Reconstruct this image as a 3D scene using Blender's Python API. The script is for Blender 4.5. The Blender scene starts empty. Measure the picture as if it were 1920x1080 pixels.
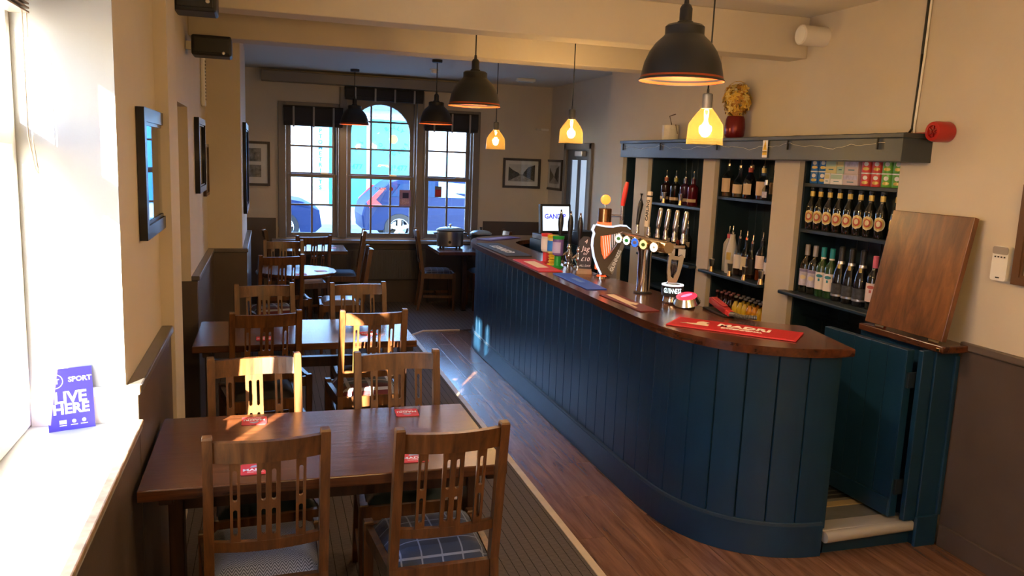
import bpy, bmesh, math, random
from mathutils import Matrix, Vector, Euler

scene = bpy.context.scene
COL = scene.collection
random.seed(7)
PI = math.pi

# ------------------------------------------------------------------ camera
cam_d = bpy.data.cameras.new('camera')
cam_d.sensor_width = 36.0
cam_d.lens = 36.0 * 1503.0 / 1920.0
cam_d.clip_start = 0.02
cam = bpy.data.objects.new('camera', cam_d)
COL.objects.link(cam)
_yaw, _pitch, _roll = 0.299654811, 0.157168247, -0.0392792089
_f = Vector((math.sin(_yaw) * math.cos(_pitch), math.cos(_yaw) * math.cos(_pitch), -math.sin(_pitch)))
_r = Vector((math.cos(_yaw), -math.sin(_yaw), 0))
_d = _f.cross(_r)
_r2 = math.cos(_roll) * _r + math.sin(_roll) * _d
_d2 = -math.sin(_roll) * _r + math.cos(_roll) * _d
cam.matrix_world = Matrix((( _r2.x, -_d2.x, -_f.x, 0), (_r2.y, -_d2.y, -_f.y, 0), (_r2.z, -_d2.z, -_f.z, 1.80), (0, 0, 0, 1)))
scene.camera = cam

# ------------------------------------------------------------------ sky, sun, exposure
SUN_DIR = Vector((1.0, 1.93, -0.70)).normalized()
world = bpy.data.worlds.new('world')
scene.world = world
world.use_nodes = True
wn = world.node_tree
bg = wn.nodes['Background']
sky = wn.nodes.new('ShaderNodeTexSky')
sky.sky_type = 'NISHITA'
sky.sun_disc = False
sky.sun_elevation = math.radians(17)
sky.sun_rotation = math.atan2(-SUN_DIR.x, -SUN_DIR.y)
sky.dust_density = 0.3
sky.ozone_density = 4.0
wn.links.new(sky.outputs[0], bg.inputs[0])
bg.inputs[1].default_value = 2.0
sun_d = bpy.data.lights.new('sun', 'SUN')
sun_d.energy = 48.0
sun_d.angle = 0.0095
sun_d.color = (1.0, 0.86, 0.66)
sun = bpy.data.objects.new('sun', sun_d)
COL.objects.link(sun)
sun.rotation_euler = SUN_DIR.to_track_quat('-Z', 'Y').to_euler()
sun.location = (-6, -8, 6)

vs = scene.view_settings
vs.view_transform = 'Standard'
vs.look = 'None'
vs.gamma = 1.0
vs.use_curve_mapping = False
vs.exposure = 1.42

# ------------------------------------------------------------------ materials
MATS = {}
def srgb(r, g, b):
    def c(v):
        v /= 255.0
        return v / 12.92 if v <= 0.04045 else ((v + 0.055) / 1.055) ** 2.4
    return (c(r), c(g), c(b), 1.0)

def mat(name, col, rough=0.5, metal=0.0, var=0.0, vscale=8.0, bump=0.0, bscale=60.0, spec=0.5, coat=0.0, emit=None, estr=0.0, stretch=None):
    if name in MATS: return MATS[name]
    m = bpy.data.materials.new(name); m.use_nodes = True
    nt = m.node_tree; p = nt.nodes['Principled BSDF']
    if len(col) == 3: col = (*col, 1.0)
    p.inputs['Base Color'].default_value = col
    p.inputs['Roughness'].default_value = rough
    p.inputs['Metallic'].default_value = metal
    p.inputs['Specular IOR Level'].default_value = spec
    p.inputs['Coat Weight'].default_value = coat
    if emit:
        p.inputs['Emission Color'].default_value = (*emit[:3], 1.0)
        p.inputs['Emission Strength'].default_value = estr
    if var or bump:
        tc = nt.nodes.new('ShaderNodeTexCoord'); mp = nt.nodes.new('ShaderNodeMapping')
        nt.links.new(tc.outputs['Object'], mp.inputs[0])
        if stretch: mp.inputs['Scale'].default_value = stretch
    if var:
        n = nt.nodes.new('ShaderNodeTexNoise'); n.inputs['Scale'].default_value = vscale; n.inputs['Detail'].default_value = 5
        nt.links.new(mp.outputs[0], n.inputs[0])
        r = nt.nodes.new('ShaderNodeValToRGB')
        r.color_ramp.elements[0].position = 0.3; r.color_ramp.elements[1].position = 0.7
        r.color_ramp.elements[0].color = tuple(c * (1 - var) for c in col[:3]) + (1,)
        r.color_ramp.elements[1].color = tuple(min(1, c * (1 + var)) for c in col[:3]) + (1,)
        nt.links.new(n.outputs[0], r.inputs[0]); nt.links.new(r.outputs[0], p.inputs['Base Color'])
    if bump:
        n2 = nt.nodes.new('ShaderNodeTexNoise'); n2.inputs['Scale'].default_value = bscale; n2.inputs['Detail'].default_value = 3
        nt.links.new(mp.outputs[0], n2.inputs[0])
        b = nt.nodes.new('ShaderNodeBump'); b.inputs['Strength'].default_value = bump; b.inputs['Distance'].default_value = 0.01
        nt.links.new(n2.outputs[0], b.inputs['Height']); nt.links.new(b.outputs[0], p.inputs['Normal'])
    MATS[name] = m
    return m

def wood(name, dark, light, stretch=(30, 30, 2), rough=0.4, coat=0.15, bump=0.15, spec=0.5):
    if name in MATS: return MATS[name]
    m = bpy.data.materials.new(name); m.use_nodes = True
    nt = m.node_tree; p = nt.nodes['Principled BSDF']
    tc = nt.nodes.new('ShaderNodeTexCoord'); mp = nt.nodes.new('ShaderNodeMapping')
    mp.inputs['Scale'].default_value = stretch
    nt.links.new(tc.outputs['Object'], mp.inputs[0])
    n = nt.nodes.new('ShaderNodeTexNoise'); n.inputs['Scale'].default_value = 1.0; n.inputs['Detail'].default_value = 8; n.inputs['Roughness'].default_value = 0.65
    n.inputs['Distortion'].default_value = 0.4
    nt.links.new(mp.outputs[0], n.inputs[0])
    r = nt.nodes.new('ShaderNodeValToRGB')
    r.color_ramp.elements[0].position = 0.32; r.color_ramp.elements[1].position = 0.68
    r.color_ramp.elements[0].color = dark; r.color_ramp.elements[1].color = light
    nt.links.new(n.outputs[0], r.inputs[0]); nt.links.new(r.outputs[0], p.inputs['Base Color'])
    b = nt.nodes.new('ShaderNodeBump'); b.inputs['Strength'].default_value = bump; b.inputs['Distance'].default_value = 0.004
    nt.links.new(n.outputs[0], b.inputs['Height']); nt.links.new(b.outputs[0], p.inputs['Normal'])
    p.inputs['Roughness'].default_value = rough; p.inputs['Coat Weight'].default_value = coat
    p.inputs['Specular IOR Level'].default_value = spec
    p.inputs['Coat Roughness'].default_value = 0.25
    MATS[name] = m
    return m

def glass(name, tint=(1, 1, 1), refl=0.06, rough=0.02):
    """thin sheet glass: tinted see-through plus a mirror share that rises at grazing angles"""
    if name in MATS: return MATS[name]
    m = bpy.data.materials.new(name); m.use_nodes = True
    nt = m.node_tree; nt.nodes.remove(nt.nodes['Principled BSDF'])
    out = nt.nodes['Material Output']
    t = nt.nodes.new('ShaderNodeBsdfTransparent'); t.inputs[0].default_value = (*tint, 1)
    g = nt.nodes.new('ShaderNodeBsdfGlossy'); g.inputs['Roughness'].default_value = rough
    lw = nt.nodes.new('ShaderNodeLayerWeight'); lw.inputs[0].default_value = 0.5
    pw = nt.nodes.new('ShaderNodeMath'); pw.operation = 'POWER'; pw.inputs[1].default_value = 5.0
    mx = nt.nodes.new('ShaderNodeMixShader')
    ml = nt.nodes.new('ShaderNodeMath'); ml.operation = 'MULTIPLY_ADD'; ml.inputs[1].default_value = 0.8; ml.inputs[2].default_value = refl * 0.5
    nt.links.new(lw.outputs['Facing'], pw.inputs[0]); nt.links.new(pw.outputs[0], ml.inputs[0]); nt.links.new(ml.outputs[0], mx.inputs[0])
    nt.links.new(t.outputs[0], mx.inputs[1]); nt.links.new(g.outputs[0], mx.inputs[2])
    nt.links.new(mx.outputs[0], out.inputs[0])
    MATS[name] = m
    return m

def plaid(name, base, lines, second, scale=14.0, line_w=0.10, herring=False):
    """woven check: two sets of light stripes over a base cloth"""
    if name in MATS: return MATS[name]
    m = bpy.data.materials.new(name); m.use_nodes = True
    nt = m.node_tree; p = nt.nodes['Principled BSDF']; p.inputs['Roughness'].default_value = 0.9
    p.inputs['Sheen Weight'].default_value = 0.2
    tc = nt.nodes.new('ShaderNodeTexCoord'); sp = nt.nodes.new('ShaderNodeSeparateXYZ')
    nt.links.new(tc.outputs['Object'], sp.inputs[0])
    def stripe(sock, sc, w, off=0.0):
        a = nt.nodes.new('ShaderNodeMath'); a.operation = 'MULTIPLY_ADD'; a.inputs[1].default_value = sc; a.inputs[2].default_value = off
        nt.links.new(sock, a.inputs[0])
        f = nt.nodes.new('ShaderNodeMath'); f.operation = 'FRACT'; nt.links.new(a.outputs[0], f.inputs[0])
        l = nt.nodes.new('ShaderNodeMath'); l.operation = 'LESS_THAN'; l.inputs[1].default_value = w
        nt.links.new(f.outputs[0], l.inputs[0]); return l.outputs[0]
    def mixc(fac, a, b):
        x = nt.nodes.new('ShaderNodeMix'); x.data_type = 'RGBA'
        nt.links.new(fac, x.inputs[0])
        for s, i in ((a, 6), (b, 7)):
            if isinstance(s, tuple): x.inputs[i].default_value = s
            else: nt.links.new(s, x.inputs[i])
        return x.outputs[2]
    if herring:
        # zig-zag: offset of one stripe set by a triangle wave of the other
        tri = nt.nodes.new('ShaderNodeMath'); tri.operation = 'PINGPONG'; tri.inputs[1].default_value = 0.012
        nt.links.new(sp.outputs[0], tri.inputs[0])
        ad = nt.nodes.new('ShaderNodeMath'); ad.operation = 'ADD'
        nt.links.new(tri.outputs[0], ad.inputs[0]); nt.links.new(sp.outputs[1], ad.inputs[1])
        c = mixc(stripe(ad.outputs[0], 130, 0.5), base, lines)
    else:
        c = mixc(stripe(sp.outputs[1], scale * 0.5, 0.5, 0.3), base, second)
        c = mixc(stripe(sp.outputs[0], scale, line_w), c, lines)
        c = mixc(stripe(sp.outputs[1], scale, line_w, 0.2), c, lines)
    nt.links.new(c, p.inputs['Base Color'])
    n = nt.nodes.new('ShaderNodeTexNoise'); n.inputs['Scale'].default_value = 500
    nt.links.new(tc.outputs['Object'], n.inputs[0])
    b = nt.nodes.new('ShaderNodeBump'); b.inputs['Strength'].default_value = 0.25; b.inputs['Distance'].default_value = 0.003
    nt.links.new(n.outputs[0], b.inputs['Height']); nt.links.new(b.outputs[0], p.inputs['Normal'])
    MATS[name] = m
    return m

def carpet_mat(name, base, line):
    m = bpy.data.materials.new(name); m.use_nodes = True
    nt = m.node_tree; p = nt.nodes['Principled BSDF']; p.inputs['Roughness'].default_value = 0.95; p.inputs['Specular IOR Level'].default_value = 0.1
    tc = nt.nodes.new('ShaderNodeTexCoord'); sp = nt.nodes.new('ShaderNodeSeparateXYZ'); nt.links.new(tc.outputs['Object'], sp.inputs[0])
    def M(op, a, b=None, c=None):
        n = nt.nodes.new('ShaderNodeMath'); n.operation = op
        for i, v in enumerate((a, b, c)):
            if v is None: continue
            if isinstance(v, (int, float)): n.inputs[i].default_value = v
            else: nt.links.new(v, n.inputs[i])
        return n.outputs[0]
    nz = nt.nodes.new('ShaderNodeTexNoise'); nz.inputs['Scale'].default_value = 90; nt.links.new(tc.outputs['Object'], nz.inputs[0])
    wob = M('MULTIPLY_ADD', nz.outputs[0], 0.004, -0.002)
    xs = M('ADD', sp.outputs[0], wob)
    long_line = M('LESS_THAN', M('FRACT', M('MULTIPLY', xs, 22.0)), 0.075)
    col = M('FLOOR', M('MULTIPLY', xs, 22.0))
    rib = M('LESS_THAN', M('FRACT', M('MULTIPLY_ADD', sp.outputs[1], 85.0, M('MULTIPLY', col, 0.37))), 0.42)
    fac = M('MAXIMUM', long_line, M('MULTIPLY', rib, 0.45))
    mx = nt.nodes.new('ShaderNodeMix'); mx.data_type = 'RGBA'; mx.inputs[6].default_value = base; mx.inputs[7].default_value = line
    nt.links.new(fac, mx.inputs[0]); nt.links.new(mx.outputs[2], p.inputs['Base Color'])
    n = nt.nodes.new('ShaderNodeTexNoise'); n.inputs['Scale'].default_value = 350; nt.links.new(tc.outputs['Object'], n.inputs[0])
    b = nt.nodes.new('ShaderNodeBump'); b.inputs['Strength'].default_value = 0.5; b.inputs['Distance'].default_value = 0.004
    nt.links.new(n.outputs[0], b.inputs['Height']); nt.links.new(b.outputs[0], p.inputs['Normal'])
    MATS[name] = m
    return m

STONE = mat('stone_paint', (0.60, 0.53, 0.43), 0.75, var=0.03, vscale=3, bump=0.08, bscale=40)
STONE_R = STONE
CEIL = mat('ceiling_paint', (0.66, 0.62, 0.56), 0.8, bump=0.05, bscale=50)
WHITE = mat('white_gloss_paint', (0.78, 0.76, 0.70), 0.35)
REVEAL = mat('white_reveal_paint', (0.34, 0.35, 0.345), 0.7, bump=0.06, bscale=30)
DADO = mat('dado_paint', (0.088, 0.064, 0.054), 0.42, var=0.08, vscale=5, bump=0.05, bscale=60)
TAUPE = mat('taupe_gloss_paint', (0.20, 0.178, 0.162), 0.4)
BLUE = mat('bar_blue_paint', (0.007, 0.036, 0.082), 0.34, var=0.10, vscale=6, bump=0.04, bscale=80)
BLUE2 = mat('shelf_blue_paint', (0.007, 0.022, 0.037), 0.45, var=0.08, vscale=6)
CORN = mat('cornice_blue_paint', (0.040, 0.052, 0.066), 0.4, var=0.06, vscale=8, bump=0.05, bscale=50)
CHAIRW = wood('chair_wood', srgb(60, 34, 16), srgb(116, 74, 36), (30, 30, 3), 0.38, 0.2)
TABLEW = wood('table_oak', srgb(52, 27, 15), srgb(105, 60, 33), (2.0, 45, 30), 0.27, 0.35, 0.25)
BARTOP = wood('bar_top_wood', srgb(52, 25, 14), srgb(104, 55, 30), (18, 2.2, 18), 0.19, 0.5, 0.06)
FLAPW = wood('flap_wood', srgb(62, 33, 14), srgb(132, 82, 38), (16, 16, 2.2), 0.33, 0.3, 0.3)
PLANK = wood('plank_vinyl', srgb(84, 56, 40), srgb(142, 102, 74), (20, 1.6, 10), 0.25, 0.35, 0.10)
CHROME = mat('chrome', (0.75, 0.75, 0.76), 0.12, 1.0)
STEEL = mat('brushed_steel', (0.55, 0.54, 0.53), 0.3, 1.0)
BRASS = mat('brass', (0.70, 0.50, 0.24), 0.22, 1.0)
COPPER = mat('copper_lining', (0.34, 0.055, 0.008), 0.45, 0.3)
BLACK = mat('black_satin', (0.012, 0.012, 0.014), 0.35)
BLACKP = mat('black_plastic', (0.012, 0.013, 0.016), 0.45)
CHARC = mat('charcoal_metal', (0.013, 0.014, 0.017), 0.40)
WPLAST = mat('white_plastic', (0.78, 0.77, 0.74), 0.4)
PAPER = mat('white_paper', (0.85, 0.84, 0.82), 0.7)
RED = mat('red_plastic', (0.62, 0.03, 0.03), 0.35)
DKRED = mat('dark_red_plastic', (0.30, 0.015, 0.02), 0.3)
PANE = glass('window_glass', (0.97, 0.985, 1.0), 0.05)
CLEARG = glass('clear_glass', (0.94, 0.96, 0.96), 0.10, 0.03)
AMBERG = glass('amber_glass', (1.0, 0.80, 0.42), 0.06, 0.03)
_nt = AMBERG.node_tree; _tl = _nt.nodes.new('ShaderNodeBsdfTranslucent'); _tl.inputs[0].default_value = (1.0, 0.58, 0.14, 1); _mm = _nt.nodes.new('ShaderNodeMixShader'); _mm.inputs[0].default_value = 0.032
_o = _nt.nodes['Material Output']; _src = _o.inputs[0].links[0].from_socket
_nt.links.new(_src, _mm.inputs[1]); _nt.links.new(_tl.outputs[0], _mm.inputs[2]); _nt.links.new(_mm.outputs[0], _o.inputs[0])
PICG = glass('picture_glass', (0.96, 0.97, 0.98), 0.05, 0.01)

# ------------------------------------------------------------------ mesh helpers
def bm_new(): return bmesh.new()

def box(bm, x0, x1, y0, y1, z0, z1, bev=0.0, M=None):
    g = bmesh.ops.create_cube(bm, size=1.0)
    vs_ = g['verts']
    T = Matrix.Translation(((x0 + x1) / 2, (y0 + y1) / 2, (z0 + z1) / 2)) @ Matrix.Diagonal((x1 - x0, y1 - y0, z1 - z0, 1))
    bmesh.ops.transform(bm, matrix=T, verts=vs_)
    if bev:
        es = list({e for v in vs_ for e in v.link_edges})
        r = bmesh.ops.bevel(bm, geom=es, offset=bev, segments=2, profile=0.5, affect='EDGES')
        vs_ = list({v for f in r['faces'] for v in f.verts} | {v for v in vs_ if v.is_valid})
    if M is not None:
        bmesh.ops.transform(bm, matrix=M, verts=vs_)
    return vs_

def lathe(bm, prof, n=20, c=(0, 0, 0), M=None):
    rings = []
    for r, z in prof:
        if r < 1e-5: rings.append([bm.verts.new((c[0], c[1], c[2] + z))])
        else: rings.append([bm.verts.new((c[0] + r * math.cos(2 * PI * i / n), c[1] + r * math.sin(2 * PI * i / n), c[2] + z)) for i in range(n)])
    for a, b in zip(rings, rings[1:]):
        if len(a) == 1 and len(b) == 1: continue
        for i in range(n):
            j = (i + 1) % n
            if len(a) == 1: f = bm.faces.new((a[0], b[j], b[i]))
            elif len(b) == 1: f = bm.faces.new((a[i], a[j], b[0]))
            else: f = bm.faces.new((a[i], a[j], b[j], b[i]))
            f.smooth = True
    vs_ = [v for r in rings for v in r]
    if M is not None: bmesh.ops.transform(bm, matrix=M, verts=vs_)
    return vs_

def tube(bm, pts, r, n=8, cap=True):
    pts = [Vector(p) for p in pts]; rings = []
    rad = r if isinstance(r, (list, tuple)) else [r] * len(pts)
    up = Vector((0, 0, 1))
    for i, p in enumerate(pts):
        t = (pts[min(i + 1, len(pts) - 1)] - pts[max(i - 1, 0)]).normalized()
        a = t.cross(up)
        if a.length < 0.05: a = t.cross(Vector((1, 0, 0)))
        a.normalize(); b = t.cross(a).normalized()
        rings.append([bm.verts.new(p + rad[i] * (math.cos(2 * PI * k / n) * a + math.sin(2 * PI * k / n) * b)) for k in range(n)])
    for A, B in zip(rings, rings[1:]):
        for i in range(n):
            f = bm.faces.new((A[i], A[(i + 1) % n], B[(i + 1) % n], B[i])); f.smooth = True
    if cap:
        bm.faces.new(rings[0][::-1]); bm.faces.new(rings[-1])

def prism(bm, poly, z0, z1):
    """vertical prism over a plan polygon"""
    a = [bm.verts.new((x, y, z0)) for x, y in poly]; b = [bm.verts.new((x, y, z1)) for x, y in poly]
    n = len(poly)
    for i in range(n): bm.faces.new((a[i], a[(i + 1) % n], b[(i + 1) % n], b[i]))
    bm.faces.new(a[::-1]); bm.faces.new(b)

def post(bm, path, w, d):
    """upright bar through points, horizontal w x d section"""
    rings = []
    for p in path:
        x, y, z = p[:3]; s = p[3] if len(p) > 3 else 1.0
        rings.append([bm.verts.new((x + sx * w / 2 * s, y + sy * d / 2 * s, z)) for sx, sy in ((-1, -1), (1, -1), (1, 1), (-1, 1))])
    for A, B in zip(rings, rings[1:]):
        for i in range(4): bm.faces.new((A[i], A[(i + 1) % 4], B[(i + 1) % 4], B[i]))
    bm.faces.new(rings[0][::-1]); bm.faces.new(rings[-1])

def to_mesh(bm, name):
    bmesh.ops.recalc_face_normals(bm, faces=bm.faces[:])
    me = bpy.data.meshes.new(name); bm.to_mesh(me); bm.free()
    if any(p.use_smooth for p in me.polygons):
        flat = [p.index for p in me.polygons if not p.use_smooth]
        me.set_sharp_from_angle(angle=math.radians(38))
        for i in flat: me.polygons[i].use_smooth = False
    return me

def sheet(outline, holes=(), t=0.002, M=None, name='sheet'):
    """flat plate with holes in the xy plane, thickness t centred on z=0"""
    cu = bpy.data.curves.new(name, 'CURVE'); cu.dimensions = '2D'; cu.fill_mode = 'BOTH'; cu.extrude = t / 2
    for poly in (outline, *holes):
        s = cu.splines.new('POLY'); s.points.add(len(poly) - 1); s.use_cyclic_u = True
        for p, (x, y) in zip(s.points, poly): p.co = (x, y, 0, 1)
    return curve_mesh(cu, M)

def curve_mesh(cu, M=None):
    o = bpy.data.objects.new('tmp', cu); COL.objects.link(o)
    me = bpy.data.meshes.new_from_object(o)
    bpy.data.objects.remove(o); bpy.data.curves.remove(cu)
    if M is not None: me.transform(M)
    me.materials.clear()
    return me

def text_mesh(s, size, M=None, t=0.0006, bold=0.0, align='CENTER', sx=1.0, shear=0.0):
    cu = bpy.data.curves.new('lettering', 'FONT'); cu.body = s; cu.size = size; cu.extrude = t / 2; cu.offset = bold
    cu.align_x = align; cu.align_y = 'CENTER'; cu.resolution_u = 2; cu.shear = shear
    S = Matrix.Diagonal((sx, 1, 1, 1))
    return curve_mesh(cu, (M @ S) if M is not None else S)

def frame(o, xa, ya):
    """matrix that lays the xy plane at o along directions xa (right) and ya (up)"""
    x = Vector(xa).normalized(); y = Vector(ya); y = (y - x * y.dot(x)).normalized(); z = x.cross(y)
    return Matrix(((x.x, y.x, z.x, o[0]), (x.y, y.y, z.y, o[1]), (x.z, y.z, z.z, o[2]), (0, 0, 0, 1)))

def rrect(w, h, r, n=4, cx=0, cy=0):
    pts = []
    for k, (sx, sy) in enumerate(((1, 1), (-1, 1), (-1, -1), (1, -1))):
        for i in range(n + 1):
            a = k * PI / 2 + i * PI / 2 / n
            pts.append((cx + sx * (w / 2 - r) + r * math.cos(a), cy + sy * (h / 2 - r) + r * math.sin(a)))
    return pts

def circ(r, n=24, cx=0, cy=0): return [(cx + r * math.cos(2 * PI * i / n), cy + r * math.sin(2 * PI * i / n)) for i in range(n)]
def rect(x0, x1, y0, y1): return [(x0, y0), (x1, y0), (x1, y1), (x0, y1)]

# ------------------------------------------------------------------ object helpers
def obj(name, me, m, parent=None, label=None, loc=None, rot=None):
    if isinstance(me, bmesh.types.BMesh): me = to_mesh(me, name)
    if m is not None and not me.materials: me.materials.append(m)
    o = bpy.data.objects.new(name, me); COL.objects.link(o)
    if parent is not None: o.parent = parent
    if label: o['label'] = label
    if loc is not None: o.location = loc
    if rot is not None: o.rotation_euler = rot
    return o

def tag(o, label, cat, group=None):
    o['label'] = label; o['category'] = cat
    if group: o['group'] = group
    return o

def thing(name, label, cat, loc=(0, 0, 0), rz=0.0, group=None):
    o = bpy.data.objects.new(name, None); COL.objects.link(o)
    o.empty_display_size = 0.05
    o.location = loc; o.rotation_euler = (0, 0, rz)
    return tag(o, label, cat, group)

def struct(name, label=None):
    o = bpy.data.objects.new(name, None); COL.objects.link(o); o.empty_display_size = 0.05
    o['kind'] = 'structure'
    if label: o['label'] = label
    return o

def bxo(name, dims, m, parent=None, bev=0.0, label=None):
    bm = bm_new(); box(bm, *dims, bev=bev)
    return obj(name, bm, m, parent, label)

def dup(root, loc=None, rz=None, label=None):
    r = root.copy(); COL.objects.link(r)
    if loc is not None: r.location = loc
    if rz is not None: r.rotation_euler = (0, 0, rz)
    if label: r['label'] = label
    for ch in root.children:
        c = ch.copy(); COL.objects.link(c); c.parent = r
        for g in ch.children:
            d = g.copy(); COL.objects.link(d); d.parent = c
    return r

ORD = ['first', 'second', 'third', 'fourth', 'fifth', 'sixth', 'seventh', 'eighth', 'ninth', 'tenth', 'eleventh', 'twelfth', 'thirteenth', 'fourteenth']
# ================================================================== THE SETTING
XR = 3.188
# ---- floor: carpet, planks, edge strip
fl = struct('floor', 'brown patterned carpet with a strip of dark wooden planks along the bar')
CARPET = carpet_mat('carpet', srgb(100, 93, 90), srgb(44, 41, 41))
bm = bm_new()
prism(bm, [(-0.9, -1.5), (1.385, -1.5), (1.385, 7.95), (1.55, 8.15), (3.6, 8.15), (3.6, 9.9), (-0.9, 9.9)], -0.06, 0.004)
obj('carpet', bm, CARPET, fl)
bm = bm_new(); box(bm, 1.385, 3.6, -1.5, 8.15, -0.06, -0.006); obj('underlay', bm, BLACKP, fl)
# plank cloth: grain moved per plank by its random number
pm = PLANK.node_tree
oi = pm.nodes.new('ShaderNodeObjectInfo'); cx = pm.nodes.new('ShaderNodeCombineXYZ')
mu = pm.nodes.new('ShaderNodeMath'); mu.operation = 'MULTIPLY'; mu.inputs[1].default_value = 37.0
pm.links.new(oi.outputs['Random'], mu.inputs[0]); pm.links.new(mu.outputs[0], cx.inputs[0]); pm.links.new(mu.outputs[0], cx.inputs[1])
mpn = [n for n in pm.nodes if n.type == 'MAPPING'][0]; pm.links.new(cx.outputs[0], mpn.inputs['Location'])
PW, PLN = 0.152, 1.22
pl_me = {}
def plank_mesh(w, l):
    k = (round(w, 3), round(l, 3))
    if k not in pl_me:
        b = bm_new(); box(b, 0.0012, w - 0.0012, 0.0012, l - 0.0012, -0.012, 0.0, bev=0.0015)
        pl_me[k] = to_mesh(b, 'plank'); pl_me[k].materials.append(PLANK)
    return pl_me[k]
x = 1.42; c = 0
while x < 3.18:
    w = min(PW, 3.185 - x); y = -1.5 + ((c * 0.47) % PLN) - PLN; yend = 8.12 if x < 1.92 else 3.50
    if x > 2.4: yend = 3.0
    while y < yend:
        y0 = max(y, -1.5); y1 = min(y + PLN, yend)
        if y1 - y0 > 0.02: obj('plank', plank_mesh(w, y1 - y0), None, fl, loc=(x, y0, 0))
        y += PLN
    x += PW; c += 1
bm = bm_new(); box(bm, 1.383, 1.422, -1.5, 7.95, -0.01, 0.008, bev=0.003)
obj('edge_strip', bm, mat('beech_strip', srgb(196, 178, 150), 0.5, var=0.1, vscale=10), fl)
bm = bm_new(); tube(bm, [(1.40, 7.95, 0), (1.56, 8.14, 0), (1.95, 8.14, 0)], 0.012, 6)
obj('edge_strip', bm, MATS['beech_strip'], fl)

# ---- ceiling and beams
cl = struct('ceiling', 'plain plastered ceiling')
bm = bm_new(); box(bm, -1.0, 3.7, -1.6, 10.1, 2.735, 2.85); obj('plaster', bm, CEIL, cl)
bxo('added_shade_storey', (-0.95, 9.0, -1.7, 10.1, 2.86, 6.6), mat('upper_render', (0.5, 0.48, 0.45), 0.9), cl)  # unseen block added above the ceiling to keep sun off the street
t1 = struct('trim_1', 'boxed beam across the ceiling nearest the camera')
bm = bm_new(); box(bm, -0.445, XR, 4.36, 4.54, 2.49, 2.735, bev=0.006); obj('beam_casing', bm, STONE, t1)
t2 = struct('trim_2', 'boxed beam across the ceiling beyond the first one')
bm = bm_new(); box(bm, -0.445, XR, 5.35, 5.56, 2.47, 2.735, bev=0.006); obj('beam_casing', bm, STONE, t2)
t3 = struct('trim_3', 'grey boxed bulkhead above the far windows')
bm = bm_new(); box(bm, -0.05, 2.56, 9.66, 9.86, 2.59, 2.70, bev=0.004); obj('bulkhead_casing', bm, TAUPE, t3)

# ---- left wall
wl = struct('wall_left', 'stone painted wall with dark panelled dado and a deep window recess')
for n, d in (('plaster', (-0.95, -0.445, -1.5, 1.31, 0, 2.735)), ('plaster', (-0.95, -0.445, 1.31, 2.78, 2.30, 2.735)),
             ('plaster', (-0.95, -0.445, 1.31, 2.78, 0, 0.878)), ('plaster', (-0.95, -0.445, 2.78, 3.72, 0, 2.735)),
             ('pier', (-0.95, -0.392, 3.72, 4.07, 0, 2.735)), ('plaster', (-0.95, -0.445, 4.07, 5.19, 2.04, 2.735)),
             ('recess_back', (-0.95, -0.72, 4.07, 5.19, 0, 2.04)), ('plaster', (-0.95, -0.445, 5.19, 6.70, 0, 2.735)),
             ('pier', (-0.95, -0.19, 6.70, 8.28, 0, 2.735)), ('plaster', (-1.05, -0.85, 8.28, 9.85, 0, 2.735))):
    bxo(n, d, STONE, wl)
for d in ((-0.445, -0.408, -1.5, 2.776, 0, 0.876), (-0.445, -0.408, 2.784, 4.068, 0, 1.0), (-0.72, -0.70, 4.07, 5.19, 0, 1.0),
          (-0.72, -0.41, 5.172, 5.19, 0, 1.0), (-0.445, -0.408, 5.19, 6.668, 0, 1.0), (-0.445, -0.155, 6.668, 6.70, 0, 1.0),
          (-0.19, -0.155, 6.70, 8.27, 0, 1.0), (-0.85, -0.155, 8.27, 8.30, 0, 1.0)):
    bxo('dado_panel', d, DADO, wl)
CAPM = mat('cap_sheen_paint', (0.12, 0.105, 0.10), 0.28, var=0.15, vscale=12)  # paler than the dado panels: glancing reflections put into the colour
for d in ((-0.446, -0.396, 2.782, 4.07, 1.0, 1.03), (-0.446, -0.396, 5.19, 6.66, 1.0, 1.03), (-0.446, -0.145, 6.658, 6.70, 1.0, 1.03), (-0.19, -0.145, 6.66, 8.28, 1.0, 1.03)):
    bxo('dado_cap', d, CAPM, wl, bev=0.006)
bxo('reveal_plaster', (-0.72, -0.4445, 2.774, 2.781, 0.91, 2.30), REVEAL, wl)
# cap return coloured white as if lit, and skirting inside the window reveal
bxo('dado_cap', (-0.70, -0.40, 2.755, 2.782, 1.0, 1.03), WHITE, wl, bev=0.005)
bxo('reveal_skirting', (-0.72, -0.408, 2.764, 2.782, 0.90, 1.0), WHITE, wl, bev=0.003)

# ---- window in the left wall (three lights, sun comes through it)
w1 = struct('window_1', 'white three light window in the deep left recess')
bxo('sill', (-0.80, -0.398, 1.312, 2.778, 0.878, 0.91), mat('sill_paint', (0.38, 0.39, 0.39), 0.4), w1, bev=0.006)
bxo('sill_edge', (-0.42, -0.392, 1.312, 2.76, 0.900, 0.918), mat('worn_sill_edge', srgb(150, 128, 108), 0.45, var=0.35, vscale=30), w1, bev=0.004)
XI, XO = -0.72, -0.79
for n, a, b in (('stile', 1.312, 1.38), ('mullion', 1.82, 1.88), ('mullion', 2.32, 2.43), ('stile', 2.74, 2.778)):
    bxo(n, (XO, XI, a, b, 0.912, 2.30), WHITE, w1, bev=0.006)
bxo('bottom_rail', (XO, XI, 1.38, 2.74, 0.912, 0.985), WHITE, w1, bev=0.006)
bxo('top_rail', (XO, XI, 1.38, 2.74, 2.195, 2.30), WHITE, w1, bev=0.006)
bxo('transom', (XO, XI, 1.38, 2.74, 1.79, 1.87), WHITE, w1, bev=0.006)
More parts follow.
